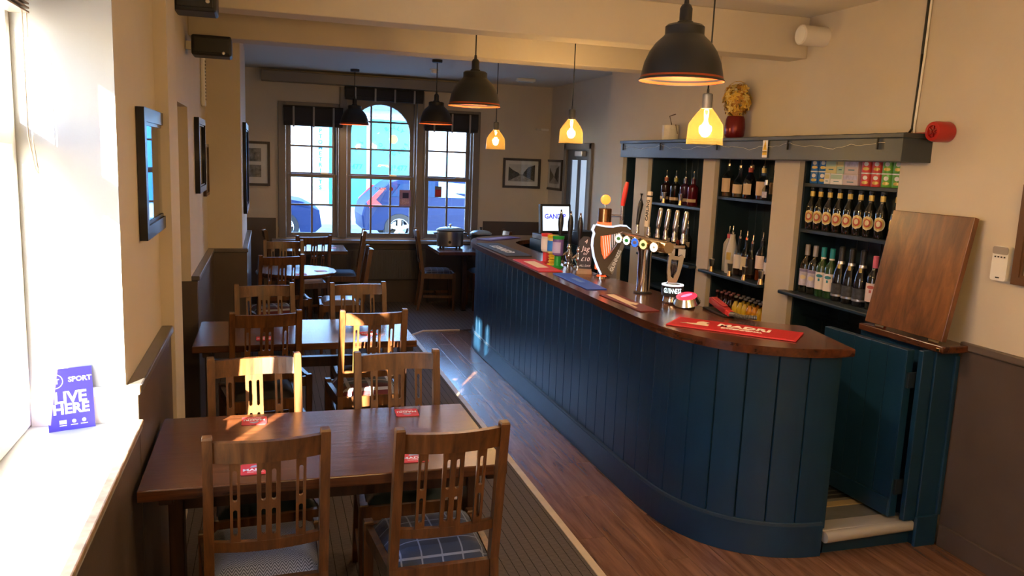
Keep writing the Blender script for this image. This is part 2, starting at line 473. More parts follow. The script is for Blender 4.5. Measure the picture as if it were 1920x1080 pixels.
for a, b in ((1.38, 1.82), (1.88, 2.32), (2.43, 2.74)):
    bxo('pane', (-0.757, -0.753, a, b, 0.985, 1.79), PANE, w1); bxo('pane', (-0.757, -0.753, a, b, 1.87, 2.195), PANE, w1)
bxo('handle', (-0.72, -0.705, 2.33, 2.39, 1.40, 1.53), STEEL, w1, bev=0.004)

# ---- right wall with the shelf recesses
wr = struct('wall_right', 'warm stone painted wall with dark dado and shelf recesses behind the bar')
BAYS = ((3.49, 4.33), (4.59, 5.33), (5.50, 6.43), (6.69, 6.96))
for n, d in (('plaster', (XR, 3.62, -1.5, 3.49, 0, 2.735)), ('plaster', (XR, 3.62, 3.49, 6.96, 1.90, 2.735)), ('plaster', (XR, 3.62, 6.96, 7.33, 0, 2.735)),
             ('recess_back', (3.52, 3.62, 3.49, 6.96, 0, 1.90)),
             ('pilaster', (XR, 3.52, 4.33, 4.59, 0, 1.90)), ('pilaster', (XR, 3.52, 5.33, 5.50, 0, 1.90)), ('pilaster', (XR, 3.52, 6.43, 6.69, 0, 1.90)),
             ('plaster', (3.48, 3.62, 7.33, 8.46, 0, 2.735)), ('plaster', (3.48, 3.62, 9.19, 9.85, 0, 2.735)), ('plaster', (3.48, 3.62, 8.46, 9.19, 1.96, 2.735))):
    bxo(n, d, STONE, wr)
bxo('dado_panel', (XR - 0.012, XR, -1.5, 2.955, 0.0, 1.0), DADO, wr)
bxo('dado_panel', (3.468, 3.48, 9.25, 9.85, 0.0, 1.02), DADO, wr)
bxo('dado_rail', (XR - 0.026, XR, -1.5, 2.955, 0.995, 1.032), mat('dado_rail_paint', (0.13, 0.10, 0.085), 0.4), wr, bev=0.006)
bb = struct('baseboard_right', 'low dark skirting board along the right wall')
bxo('board', (XR - 0.03, XR - 0.012, -1.5, 2.94, 0.0, 0.11), DADO, bb, bev=0.004)
wb = struct('wall_back', 'plain stone painted wall behind the camera')
bxo('plaster', (-1.0, 3.62, -1.7, -1.5, 0, 2.735), STONE, wb)

# ---- far wall with three sash windows
YF = 9.85
wf = struct('wall_far', 'stone painted end wall with the street windows')
LIGHTS = (('L', 0.20, 0.83, 0.80, 2.30), ('C', 0.90, 1.765, 0.80, 2.50), ('R', 1.845, 2.475, 0.80, 2.30))
Mfw = Matrix(((1, 0, 0, 0), (0, 0, -1, YF + 0.16), (0, 1, 0, 0), (0, 0, 0, 1)))
me = sheet(rect(-1.05, 3.62, 0, 2.735), [rect(a, b, c, d) for _, a, b, c, d in LIGHTS], 0.32, Mfw, 'far_plaster')
obj('plaster', me, STONE, wf)
bxo('dado_panel', (-0.85, 0.10, YF - 0.012, YF, 0, 1.03), DADO, wf)
bxo('dado_panel', (2.62, 3.48, YF - 0.012, YF, 0, 1.03), DADO, wf)
bxo('dado_panel', (0.10, 2.62, YF - 0.010, YF, 0, 0.74), DADO, wf)

def casing(parent, x0, x1, z0, z1, pr=0.0):
    for n, d in (('architrave', (x0 - 0.085, x0, YF - 0.03 - pr, YF + 0.02, z0, z1 + 0.085)), ('architrave', (x1, x1 + 0.085, YF - 0.03 - pr, YF + 0.02, z0, z1 + 0.085)),
                 ('architrave', (x0, x1, YF - 0.03 - pr, YF + 0.02, z1, z1 + 0.085))):
        bxo(n, d, TAUPE, parent, bev=0.006)

def sash(parent, x0, x1, rows, cols, y, arch=False):
    """rows: z lines from bottom to top; outer members and one muntin per inner line, a pane in each opening"""
    z0, z1 = rows[0], rows[-1]; s = 0.042
    for a, b in ((x0, x0 + s), (x1 - s, x1)): bxo('stile', (a, b, y - 0.02, y + 0.02, z0, z1), TAUPE, parent, bev=0.004)
    bxo('rail', (x0 + s, x1 - s, y - 0.02, y + 0.02, z0, z0 + s), TAUPE, parent, bev=0.004)
    bxo('rail', (x0 + s, x1 - s, y - 0.02, y + 0.02, z1 - s, z1), TAUPE, parent, bev=0.004)
    xs = [x0 + s + (x1 - x0 - 2 * s) * i / cols for i in range(cols + 1)]
    for xx in xs[1:-1]: bxo('muntin', (xx - 0.011, xx + 0.011, y - 0.016, y + 0.016, z0 + s, z1 - s), TAUPE, parent)
    for zz in rows[1:-1]: bxo('muntin', (x0 + s, x1 - s, y - 0.015, y + 0.015, zz - 0.011, zz + 0.011), TAUPE, parent)
    zs = [z0 + s] + list(rows[1:-1]) + [z1 - s]
    for i in range(cols):
        for j in range(len(zs) - 1):
            bxo('pane', (xs[i], xs[i + 1], y - 0.002, y + 0.002, zs[j], zs[j + 1]), PANE, parent)

for k, (nm, a, b, c_, d) in enumerate(LIGHTS):
    w = struct('window_%d' % (k + 2), ('left', 'tall arched centre', 'right')[k] + ' sash window in the far wall')
    casing(w, a + 0.015, b - 0.015, 0.80, d - 0.005, 0.006 if nm == 'C' else 0.0)
    bxo('inner_frame', (a, a + 0.035, YF + 0.02, YF + 0.2, 0.80, d), TAUPE, w); bxo('inner_frame', (b - 0.035, b, YF + 0.02, YF + 0.2, 0.80, d), TAUPE, w)
    bxo('inner_frame', (a, b, YF + 0.02, YF + 0.2, d - 0.03, d), TAUPE, w)
    bxo('inner_frame', (a, b, YF + 0.02, YF + 0.2, 0.80, 0.815), TAUPE, w)
    cols = 3 if nm == 'C' else 2
    sash(w, a + 0.035, b - 0.035, (0.815, 1.19, 1.555), cols, YF + 0.07)
    if nm == 'C':
        sash(w, a + 0.035, b - 0.035, (1.53, 1.87, 2.20, 2.47), cols, YF + 0.12)
        cxm = (a + b) / 2; R = (b - a) / 2 - 0.075
        pts = [(a + 0.03, 2.05), (a + 0.03, 2.48), (b - 0.03, 2.48), (b - 0.03, 2.05), (cxm + R, 2.05)]
        pts += [(cxm + R * math.cos(t * PI / 16), 2.05 + R * math.sin(t * PI / 16)) for t in range(17)]
        obj('arch_head', sheet(pts, (), 0.05, Matrix(((1, 0, 0, 0), (0, 0, -1, YF + 0.12), (0, 1, 0, 0), (0, 0, 0, 1)))), TAUPE, w)
    else:
        sash(w, a + 0.035, b - 0.035, (1.53, 1.88, 2.27), cols, YF + 0.12)
    bxo('latch', ((a + b) / 2 + 0.10, (a + b) / 2 + 0.19, YF + 0.03, YF + 0.06, 1.555, 1.575), STEEL, w)
t4 = struct('trim_4', 'grey window board along the far windows')
bxo('window_board', (0.05, 2.66, YF - 0.13, YF + 0.02, 0.745, 0.785), TAUPE, t4, bev=0.006)

# ---- far door on the right
d1 = struct('door_1', 'grey door with two tall frosted panes in the far corner')
bxo('architrave', (3.45, 3.48, 9.19, 9.26, 0, 2.03), TAUPE, d1, bev=0.004); bxo('architrave', (3.45, 3.48, 8.39, 8.46, 0, 2.03), TAUPE, d1, bev=0.004)
bxo('architrave', (3.45, 3.48, 8.39, 9.26, 1.96, 2.03), TAUPE, d1, bev=0.004)
GREYD = mat('door_grey', (0.09, 0.10, 0.12), 0.4)
me = sheet(rect(8.46, 9.19, 0, 1.96), [rect(8.58, 8.79, 0.9, 1.84), rect(8.86, 9.07, 0.9, 1.84)], 0.04, Matrix(((0, 0, 1, 3.50), (1, 0, 0, 0), (0, 1, 0, 0), (0, 0, 0, 1))))
obj('leaf', me, GREYD, d1)
FROST = mat('frosted_pane', (0.55, 0.66, 0.78), 0.5, emit=(0.45, 0.60, 0.80), estr=0.25)
bxo('pane', (3.495, 3.505, 8.58, 8.79, 0.9, 1.84), FROST, d1); bxo('pane', (3.495, 3.505, 8.86, 9.07, 0.9, 1.84), FROST, d1)
bxo('door_closer', (3.42, 3.475, 8.60, 8.82, 1.88, 1.94), STEEL, d1, bev=0.006)

# ================================================================== OUTSIDE
sg = struct('street_ground', 'road and pavement outside the far windows')
bm = bm_new(); box(bm, -40, 40, 10.05, 60, -0.27, -0.15); obj('road', bm, mat('asphalt', (0.26, 0.26, 0.27), 0.9, var=0.2, vscale=3), sg)
bm = bm_new(); box(bm, -40, -1.05, -40, 10.05, -0.27, -0.15); obj('yard', bm, mat('yard_paving', (0.34, 0.32, 0.30), 0.9, var=0.2, vscale=2), sg)
bm = bm_new(); box(bm, -40, 40, 21.6, 23.0, -0.15, -0.04); obj('pavement', bm, mat('pavement', (0.4, 0.4, 0.4), 0.9), sg)

YB = 23.0
bd = thing('shop_building', 'white rendered shop across the street with cyan shopfront, seen through the windows', 'building', (0, YB, -0.15))
RENDER = mat('white_render', (0.82, 0.82, 0.82), 0.8); CYAN = mat('cyan_paint', (0.06, 0.50, 0.66), 0.5); CYAN2 = mat('deep_cyan_paint', (0.03, 0.28, 0.50), 0.5)
PALEC = mat('pale_cyan_sign', (0.45, 0.80, 0.86), 0.6); SIGNT = mat('sign_teal_letter', (0.02, 0.20, 0.28), 0.6); SIGNY = mat('sign_yellow', (0.75, 0.55, 0.05), 0.6)
bxo('wall', (-14, 18, 0, 5, 0, 3.22), RENDER, bd)
bm = bm_new()
for p in ([(-14, -0.4, 3.2), (18, -0.4, 3.2), (18, 4, 6.2), (-14, 4, 6.2)],):
    v = [bm.verts.new(q) for q in p] + [bm.verts.new((q[0], q[1], q[2] + 0.12)) for q in p]
    for f in ((0, 1, 2, 3), (4, 7, 6, 5), (0, 4, 5, 1), (1, 5, 6, 2), (2, 6, 7, 3), (3, 7, 4, 0)): bm.faces.new([v[i] for i in f])
obj('roof', bm, mat('roof_slate', (0.10, 0.15, 0.24), 0.7, var=0.3, vscale=2.5), bd)
bxo('fascia', (-14, 18, -0.14, 0, 3.02, 3.22), mat('fascia_pale', (0.35, 0.55, 0.72), 0.6), bd)
bxo('sign_board', (1.22, 1.60, -0.06, 0, 0.95, 2.86), PALEC, bd)
for i, ch in enumerate('OPTOMETRISTS'):
    obj('sign_letter', text_mesh(ch, 0.15, frame((1.42, -0.065, 2.72 - i * 0.155), (1, 0, 0), (0, 0, 1)), 0.004, 0.004), SIGNT, bd)
bxo('shop_panel', (1.66, 2.12, -0.05, 0, 0.5, 2.9), CYAN2, bd)
bxo('shop_window', (2.12, 2.68, -0.05, 0, 0.5, 2.95), CYAN, bd); bxo('shop_window', (2.80, 3.98, -0.05, 0, 0.5, 2.95), CYAN, bd)
bxo('shop_frame', (2.68, 2.80, -0.08, 0, 0.3, 3.0), RENDER, bd); bxo('shop_frame', (3.98, 4.08, -0.08, 0, 0.3, 3.0), RENDER, bd)
def arc_text(s, cx_, cz, R, a0, a1, size, flip, parent):
    for i, ch in enumerate(s):
        a = a0 + (a1 - a0) * (i / max(1, len(s) - 1)); up = Vector((math.cos(a), 0, math.sin(a))) * (-1 if flip else 1)
        right = Vector((up.z, 0, -up.x))
        obj('logo_letter', text_mesh(ch, size, frame((cx_ + R * math.cos(a), -0.056, cz + R * math.sin(a)), right, up), 0.004, 0.004), SIGNT, parent)
for cx_ in (3.42, 2.16):
    cz = 2.42
    if cx_ > 3:
        arc_text('BALLY', cx_, cz, 0.33, 2.2, 0.75, 0.15, False, bd); arc_text('ORIGINS', cx_, cz, 0.40, PI + 0.45, 2 * PI - 0.35, 0.15, True, bd)
        obj('logo_sun', sheet(circ(0.12), (), 0.006, frame((cx_, -0.055, cz), (1, 0, 0), (0, 0, 1))), SIGNY, bd)
        obj('shop_lettering', text_mesh('21477', 0.20, frame((cx_ + 0.16, -0.056, 1.62), (1, 0, 0), (0, 0, 1)), 0.004, 0.004), SIGNT, bd)
        obj('phone_symbol', sheet([(-0.16, 0.02), (-0.13, 0.08), (0.13, 0.08), (0.16, 0.02), (0.08, 0.02), (0.06, 0.05), (-0.06, 0.05), (-0.08, 0.02)], [], 0.006, frame((cx_ - 0.27, -0.055, 1.62), (1, 0, 0), (0, 0, 1))), SIGNY, bd)
    else:
        arc_text('INS', cx_, cz, 0.40, 2 * PI - 1.0, 2 * PI - 0.35, 0.15, True, bd)
        obj('shop_lettering', text_mesh('477', 0.20, frame((cx_ + 0.26, -0.056, 1.62), (1, 0, 0), (0, 0, 1)), 0.004, 0.004), SIGNT, bd)
bxo('house_door', (4.62, 5.22, -0.05, 0, 0.2, 2.0), PALEC, bd)
bxo('house_plaque', (4.70, 4.86, -0.04, 0, 2.55, 2.75), PALEC, bd)

nb = thing('added_shade_house', 'unseen plain brick house added along the street to shade the road', 'building', (-9.0, 7.0, -0.15))  # added out of view so the road and shopfront lie in shade
bxo('wall', (-6, 7.2, -3.0, 3.0, 0, 7.5), mat('brick_wall', (0.25, 0.12, 0.08), 0.9, var=0.2, vscale=5), nb)
bm = bm_new(); v = [bm.verts.new(q) for q in ((-6.2, -3.3, 7.5), (7.4, -3.3, 7.5), (7.4, 3.3, 7.5), (-6.2, 3.3, 7.5), (-6.2, 0, 9.8), (7.4, 0, 9.8))]
for f in ((0, 1, 5, 4), (2, 3, 4, 5), (0, 4, 3), (1, 2, 5), (0, 3, 2, 1)): bm.faces.new([v[i] for i in f])
obj('roof', bm, MATS['roof_slate'], nb)
yh = thing('added_yard_house', 'unseen pale house added across the yard to cut sky light at the left window', 'building', (-8.0, 0.5, -0.15))  # added out of view to block part of the sky at the window
bxo('wall', (-1.5, 1.5, -4.5, 3.0, 0, 4.6), mat('pale_yard_render', (0.62, 0.63, 0.64), 0.9), yh)
bm = bm_new(); v = [bm.verts.new(q) for q in ((-1.7, -4.7, 4.6), (1.7, -4.7, 4.6), (1.7, 3.1, 4.6), (-1.7, 3.1, 4.6), (0, -4.7, 6.0), (0, 3.1, 6.0))]
for f in ((0, 1, 4), (2, 3, 5), (1, 2, 5, 4), (3, 0, 4, 5), (0, 3, 2, 1)): bm.faces.new([v[i] for i in f])
obj('roof', bm, MATS['roof_slate'], yh)
def car(name, label, loc, rz, body):
    """compact estate car, nose along +x, ~4.3 m, built in its own frame"""
    t = thing(name, label, 'car', loc, rz, None)
    side = [(-2.12, 0.30), (-2.16, 0.62), (-2.10, 0.86), (-1.98, 1.00), (-1.55, 1.36), (-1.20, 1.47), (-0.2, 1.50), (0.35, 1.42), (1.0, 1.02), (1.75, 0.90), (2.10, 0.72), (2.15, 0.36), (2.0, 0.22), (1.72, 0.22)]
    def archp(cx_): return [(cx_ + 0.37 * math.cos(a * PI / 8), 0.30 + 0.37 * math.sin(a * PI / 8)) for a in range(9)]
    pts = side + archp(1.33) + archp(-1.33)
    bm = bm_new(); rings = []
    for yy, k in ((-0.86, 0.985), (-0.80, 1.0), (0.80, 1.0), (0.86, 0.985)):
        rings.append([bm.verts.new((px * k, yy if pz < 1.05 else yy * (1 - 0.35 * (pz - 1.05)), pz)) for px, pz in pts])
    n = len(pts)
    for A, B in zip(rings, rings[1:]):
        for i in range(n): bm.faces.new((A[i], A[(i + 1) % n], B[(i + 1) % n], B[i])).smooth = False
    bm.faces.new(rings[0][::-1]); bm.faces.new(rings[-1])
    obj('body', bm, body, t)
    gl = mat('car_glass', (0.01, 0.04, 0.10), 0.5, spec=0.2)
    cy = mat('car_glass_bright', (0.10, 0.42, 0.50), 0.1)
    for s in (-1, 1):
        for m_, poly in ((gl, [(-1.52, 1.06), (-1.30, 1.34), (-0.52, 1.42), (-0.52, 1.06)]), (cy, [(-0.44, 1.06), (-0.44, 1.42), (0.25, 1.38), (0.82, 1.06)])):
            obj('side_window', sheet(poly, (), 0.012, Matrix(((1, 0, 0, 0), (0, 0.12 * 0, -1, 0), (0, 1, 0, 0), (0, 0, 0, 1)))), m_, t, loc=(0, s * 0.815, 0))
        bxo('wing_mirror', (0.62, 0.78, s * 0.86 - 0.06, s * 0.86 + 0.10, 1.02, 1.14), body, t, bev=0.02)
        obj('tail_light', sheet([(-2.06, 0.92), (-1.74, 1.24), (-1.64, 1.24), (-1.86, 0.98), (-1.72, 0.86), (-2.0, 0.80)], (), 0.02, Matrix(((1, 0, 0, 0), (0, 0, -1, s * 0.865), (0, 1, 0, 0), (0, 0, 0, 1)))), mat('tail_light_red', (0.8, 0.02, 0.03), 0.2, emit=(1, 0.03, 0.05), estr=0.6), t)
        for cx_ in (-1.33, 1.33):
            bm = bm_new(); lathe(bm, [(0.20, -0.10), (0.33, -0.10), (0.34, -0.06), (0.34, 0.06), (0.33, 0.10), (0.20, 0.10)], 28, M=Matrix.Translation((cx_, s * 0.78, 0.34)) @ Matrix.Rotation(PI / 2, 4, 'X'))
            wh = obj('wheel', bm, BLACKP, t)
            bm = bm_new()
            for q in range(5):
                box(bm, -0.018, 0.018, -0.012, 0.012, 0.03, 0.22, M=Matrix.Translation((cx_, s * 0.875, 0.34)) @ Matrix.Rotation(q * 2 * PI / 5, 4, 'Y') @ Matrix.Translation((0.022, 0, 0)))
                box(bm, -0.018, 0.018, -0.012, 0.012, 0.03, 0.22, M=Matrix.Translation((cx_, s * 0.875, 0.34)) @ Matrix.Rotation(q * 2 * PI / 5, 4, 'Y') @ Matrix.Translation((-0.022, 0, 0)))
            lathe(bm, [(0.215, -0.01), (0.24, 0.0), (0.215, 0.01)], 28, M=Matrix.Translation((cx_, s * 0.875, 0.34)) @ Matrix.Rotation(PI / 2, 4, 'X'))
            lathe(bm, [(0, -0.015), (0.05, -0.012), (0.05, 0.012), (0, 0.015)], 12, M=Matrix.Translation((cx_, s * 0.875, 0.34)) @ Matrix.Rotation(PI / 2, 4, 'X'))
            obj('alloy_rim', bm, STEEL, wh)
    return t
CARB = mat('car_blue_paint', (0.004, 0.018, 0.075), 0.5, spec=0.3)
car('parked_car', 'dark blue estate car parked outside, its red tail light behind the centre window', (4.18, 18.9, -0.15), 0, CARB)
c2 = car('parked_car', 'dark blue car parked outside behind the left window', (-1.0, 18.9, -0.15), 0, CARB)
# ================================================================== CHAIRS AND TABLES
def slotted(w, h, slots, t):
    return sheet(rect(-w / 2, w / 2, 0, h), slots, t)

def stadium(cx_, z0, z1, w, n=6):
    r = w / 2; pts = []
    for i in range(n + 1): a = i * PI / n; pts.append((cx_ + r * math.cos(a), z1 - r + r * math.sin(a)))
    for i in range(n + 1): a = PI + i * PI / n; pts.append((cx_ + r * math.cos(a), z0 + r + r * math.sin(a)))
    return pts

def curved_rail(z0, z1, y0, y1, bow, half, th):
    bm = bm_new(); N = 10; rows = []
    for i in range(N + 1):
        u = -1 + 2 * i / N; xx = u * half; b = -bow * (1 - u * u)
        rows.append([bm.verts.new((xx, y0 + b - th / 2, z0)), bm.verts.new((xx, y0 + b + th / 2, z0)), bm.verts.new((xx, y1 + b + th / 2, z1)), bm.verts.new((xx, y1 + b - th / 2, z1))])
    for A, B in zip(rows, rows[1:]):
        for k in range(4): bm.faces.new((A[k], A[(k + 1) % 4], B[(k + 1) % 4], B[k]))
    bm.faces.new(rows[0][::-1]); bm.faces.new(rows[-1])
    return bm

def yb(z): return -0.185 - (z - 0.45) * 0.075 / 0.505     # centre line of the raked back
def make_chair():
    t = thing('dining_chair', 'chair', 'chair')
    for s in (-1, 1):
        bm = bm_new(); post(bm, [(s * 0.178, -0.245, 0, 0.8), (s * 0.176, -0.205, 0.22), (s * 0.174, -0.185, 0.45), (s * 0.173, yb(0.70), 0.70), (s * 0.172, yb(0.955), 0.95), (s * 0.172, yb(0.955), 0.957, 0.85)], 0.030, 0.036)
        obj('back_post', bm, CHAIRW, t)
        bm = bm_new(); post(bm, [(s * 0.198, 0.178, 0, 0.7), (s * 0.198, 0.178, 0.30), (s * 0.198, 0.178, 0.452), (s * 0.198, 0.178, 0.457, 0.85)], 0.036, 0.036)
        obj('front_leg', bm, CHAIRW, t)
        bm = bm_new(); post(bm, [(s * 0.176, 0, 0)], 0.02, 0.02) if False else None
        a, b = Vector((s * 0.176, -0.18, 0)), Vector((s * 0.198, 0.16, 0))
        for nm, z0, z1, th in (('seat_rail', 0.385, 0.445, 0.024), ('stretcher', 0.155, 0.185, 0.018)):
            bm = bm_new(); v = []
            for p in (a, b):
                for dx, z in ((-th / 2, z0), (th / 2, z0), (th / 2, z1), (-th / 2, z1)): v.append(bm.verts.new((p.x + dx, p.y, z)))
            for f in ((0, 1, 2, 3), (7, 6, 5, 4), (0, 4, 5, 1), (1, 5, 6, 2), (2, 6, 7, 3), (3, 7, 4, 0)): bm.faces.new([v[i] for i in f])
            obj(nm, bm, CHAIRW, t)
    bxo('seat_rail', (-0.180, 0.180, 0.166, 0.190, 0.385, 0.445), CHAIRW, t)
    bxo('seat_rail', (-0.160, 0.160, -0.200, -0.176, 0.385, 0.445), CHAIRW, t)
    bxo('stretcher', (-0.178, 0.178, -0.02, 0.0, 0.158, 0.182), CHAIRW, t)
    obj('top_rail', curved_rail(0.872, 0.940, yb(0.872), yb(0.940), 0.028, 0.160, 0.022), CHAIRW, t)
    obj('lower_rail', curved_rail(0.565, 0.600, yb(0.565), yb(0.600), 0.024, 0.162, 0.020), CHAIRW, t)
    h = 0.286; lean = math.atan(0.075 / 0.505)
    for xx, w, sl in ((-0.096, 0.030, [0.0]), (0.002, 0.070, [-0.0155, 0.0155]), (0.099, 0.030, [0.0])):
        slots = []
        for c_ in sl: slots += [stadium(c_, 0.030, 0.122, 0.013), stadium(c_, 0.150, 0.258, 0.013)]
        b = -0.026 * (1 - (xx / 0.162) ** 2)
        M = frame((xx, yb(0.592) + b, 0.592), (1, 0, 0), (0, -math.sin(lean), math.cos(lean)))
        me = slotted(w, h, slots, 0.011); me.transform(M)
        obj('slat', me, CHAIRW, t)
    # seat pad: pillowed trapezoid
    bm = bm_new(); N = 12; g = []
    for i in range(N + 1):
        row = []
        for j in range(N + 1):
            u, v = -1 + 2 * i / N, -1 + 2 * j / N
            hw = 0.162 + 0.022 * (v + 1) / 2
            e = max(abs(u), abs(v))
            row.append(bm.verts.new((u * hw, 0.002 + v * 0.172, 0.442 + 0.045 * (1 - e ** 4.0) ** 0.6)))
        g.append(row)
    for i in range(N):
        for j in range(N):
            f = bm.faces.new((g[i][j], g[i + 1][j], g[i + 1][j + 1], g[i][j + 1])); f.smooth = True
    edge = [g[i][0] for i in range(N + 1)] + [g[N][j] for j in range(1, N + 1)] + [g[i][N] for i in range(N - 1, -1, -1)] + [g[0][j] for j in range(N - 1, 0, -1)]
    lo = [bm.verts.new((v.co.x, v.co.y, 0.415)) for v in edge]
    for i in range(len(edge)): bm.faces.new((edge[i], lo[i], lo[(i + 1) % len(lo)], edge[(i + 1) % len(edge)]))
    bm.faces.new(lo)
    s = obj('seat_pad', bm, None, t); s.data.materials.append(CHAIRW); s.material_slots[0].link = 'OBJECT'
    return t

HERR = plaid('herringbone_cloth', srgb(70, 76, 86), srgb(150, 156, 166), srgb(0, 0, 0), herring=True)
PLB = plaid('blue_check_cloth', srgb(36, 44, 60), srgb(120, 130, 150), srgb(46, 58, 80), 14, 0.08)
PLR = plaid('red_stripe_cloth', srgb(92, 34, 42), srgb(176, 176, 184), srgb(60, 72, 84), 8, 0.16)
TEAL = mat('dark_teal_leather', (0.018, 0.030, 0.034), 0.35)
GREYL = mat('grey_leather', (0.13, 0.11, 0.105), 0.32)
MAUVE = mat('mauve_leather', (0.22, 0.17, 0.17), 0.3)
BLUEC = mat('navy_cloth', (0.022, 0.04, 0.075), 0.7)
DKC = mat('dark_check_cloth', (0.035, 0.032, 0.034), 0.85)
R = math.radians
chairs = [  # top-of-back centre x, y, facing (deg, 0 = away from camera), pad, label
    (-0.004, 2.431, 3, HERR, 'wooden slatted chair with grey herringbone seat, nearest the camera on the left'),
    (0.564, 2.400, 2, PLB, 'wooden slatted chair with blue checked seat at the near right corner of the front table'),
    (-0.055, 3.415, 187, TEAL, 'wooden slatted chair with brightly sunlit back rail on the far left of the front table'),
    (0.540, 3.415, 181, TEAL, 'wooden slatted chair on the far right side of the front table'),
    (-0.009, 4.383, 7, DKC, 'dark shaded wooden chair on the near left side of the second table'),
    (0.561, 4.378, 2.6, PLR, 'golden sunlit wooden chair with red striped seat on the near right of the second table'),
    (-0.020, 5.330, 188, DKC, 'shaded wooden chair on the far left side of the second table'),
    (0.578, 5.36, 185, GREYL, 'wooden chair with grey leather seat on the far right of the second table'),
    (0.113, 6.85, 14, PLR, 'dark wooden chair with red seat, its back before the round table'),
    (0.150, 8.02, 184, DKC, 'dark wooden chair on the far side of the round table'),
    (0.905, 7.46, 88, MAUVE, 'dark wooden chair with pale leather seat facing left into the round table'),
    (0.463, 8.50, 15, GREYL, 'dark wooden chair with its back to us at the table under the left window'),
    (1.06, 9.22, 86, BLUEC, 'dark wooden chair facing left at the right end of the table under the windows'),
    (-0.022, 9.20, -88, DKC, 'dark wooden chair at the left end of the table under the left window'),
    (1.70, 9.44, -96, PLB, 'lighter wooden chair with blue checked seat standing sideways left of the slow cooker table'),
    (2.80, 9.36, 88, TEAL, 'wooden chair right of the slow cooker table, mostly hidden by the bar'),
]
proto = make_chair()
for i, (cx_, cy, a, pad, lab) in enumerate(chairs):
    fw = Vector((-math.sin(R(a)), math.cos(R(a))))
    o = proto if i == 0 else dup(proto)
    o.location = (cx_ + 0.26 * fw.x, cy + 0.26 * fw.y, 0.004); o.rotation_euler = (0, 0, R(a))
    o['label'] = lab; o['group'] = 'slatted pub dining chairs'
    for c_ in o.children:
        if c_.name.startswith('seat_pad'): c_.material_slots[0].link = 'OBJECT'; c_.material_slots[0].material = pad

def pub_table(label, x0, x1, y0, y1, legs, z=0.75):
    t = thing('pub_table', label, 'table', ((x0 + x1) / 2, (y0 + y1) / 2, 0.004), 0, 'rectangular oak pub tables')
    w, d = (x1 - x0) / 2, (y1 - y0) / 2; z -= 0.004
    bxo('table_top', (-w, w, -d, d, z - 0.038, z), TABLEW, t, bev=0.004)
    DKW = wood('table_leg_wood', srgb(38, 22, 16), srgb(72, 44, 30), (25, 25, 3), 0.4)
    for lx in legs:
        bxo('leg', (lx - 0.025, lx + 0.025, -0.04, 0.04, 0.012, z - 0.078), DKW, t, bev=0.005)
        bxo('bearer', (lx - 0.022, lx + 0.022, -d + 0.06, d - 0.06, z - 0.078, z - 0.038), DKW, t, bev=0.004)
        bxo('foot_plate', (lx - 0.026, lx + 0.026, -0.041, 0.041, 0.0, 0.012), BLACKP, t)
    if len(legs) > 1: bxo('stretcher', (legs[0] + 0.025, legs[1] - 0.025, -0.02, 0.02, 0.53, 0.59), DKW, t)
    return t
pub_table('front oak table with a sun patch and red coasters', -0.392, 0.800, 2.56, 3.275, (-0.52, 0.560))
pub_table('second oak table, shiny with window light, beyond the sunlit chair', -0.392, 0.826, 4.50, 5.17, (-0.54, 0.578))
pub_table('small dark table under the left far window', 0.20, 0.845, 8.90, 9.54, (0.0,))
pub_table('small table carrying the slow cookers beside the bar end', 1.86, 2.62, 8.86, 9.58, (0.0,))

rt = thing('round_table', 'round pedestal table with glossy top behind the second table', 'table', (0.25, 7.43, 0.004))
bm = bm_new(); lathe(bm, [(0, 0.711), (0.34, 0.711), (0.352, 0.722), (0.352, 0.738), (0.345, 0.746), (0, 0.746)], 40); obj('table_top', bm, TABLEW, rt)
bm = bm_new(); lathe(bm, [(0.03, 0.06), (0.045, 0.2), (0.028, 0.40), (0.045, 0.62), (0.09, 0.711)], 18); obj('pedestal', bm, MATS['table_leg_wood'], rt)
for k in range(3):
    bm = bm_new(); a = k * 2 * PI / 3 + PI / 6
    tube(bm, [(0.02 * math.cos(a), 0.02 * math.sin(a), 0.12), (0.10 * math.cos(a), 0.10 * math.sin(a), 0.07), (0.17 * math.cos(a), 0.17 * math.sin(a), 0.02)], [0.03, 0.025, 0.02], 8); obj('foot', bm, MATS['table_leg_wood'], rt)

# ---- coasters
CORED = mat('coaster_red', (0.60, 0.035, 0.045), 0.55); COWH = mat('coaster_white', (0.85, 0.82, 0.80), 0.6)
def coaster(label, x, y, rz, z=0.7505, big=True):
    t = thing('coaster', label, 'coaster', (x, y, z), rz, 'red printed coasters')
    obj('card', sheet(rrect(0.094, 0.094, 0.008), (), 0.002, Matrix.Translation((0, 0, 0.001))), CORED, t)
    if big:
        obj('lettering', text_mesh('MADRI', 0.027, Matrix.Translation((0, -0.008, 0.0024)), 0.0004, 0.0007), COWH, t)
        obj('emblem', sheet([(-0.018, 0.012), (-0.012, 0.027), (0, 0.033), (0.013, 0.026), (0.019, 0.012), (0.006, 0.016), (-0.006, 0.014)], (), 0.0004, Matrix.Translation((0, 0, 0.0024))), mat('emblem_grey', (0.35, 0.38, 0.48), 0.6), t)
        obj('small_print', text_mesh('EXCEPCIONAL', 0.008, Matrix.Translation((0, -0.028, 0.0024)), 0.0004), COWH, t)
coaster('red coaster half in the sun at the far left of the front table', -0.055, 3.185, PI)
coaster('red coaster at the far right of the front table', 0.548, 3.185, PI - 0.05)
coaster('red coaster at the near left of the front table, behind the chair slats', -0.044, 2.675, 0.02)
coaster('red coaster at the near right of the front table, behind the chair slats', 0.490, 2.680, -0.03)
coaster('red coaster on the left of the second table', -0.017, 4.65, 0.0)
coaster('red coaster on the right of the second table', 0.572, 4.72, 0.1)
coaster('red coaster near the right edge of the round table', 0.46, 7.36, 0.3, big=False)
coaster('red coaster at the front of the round table', 0.28, 7.16, 0.1, big=False)
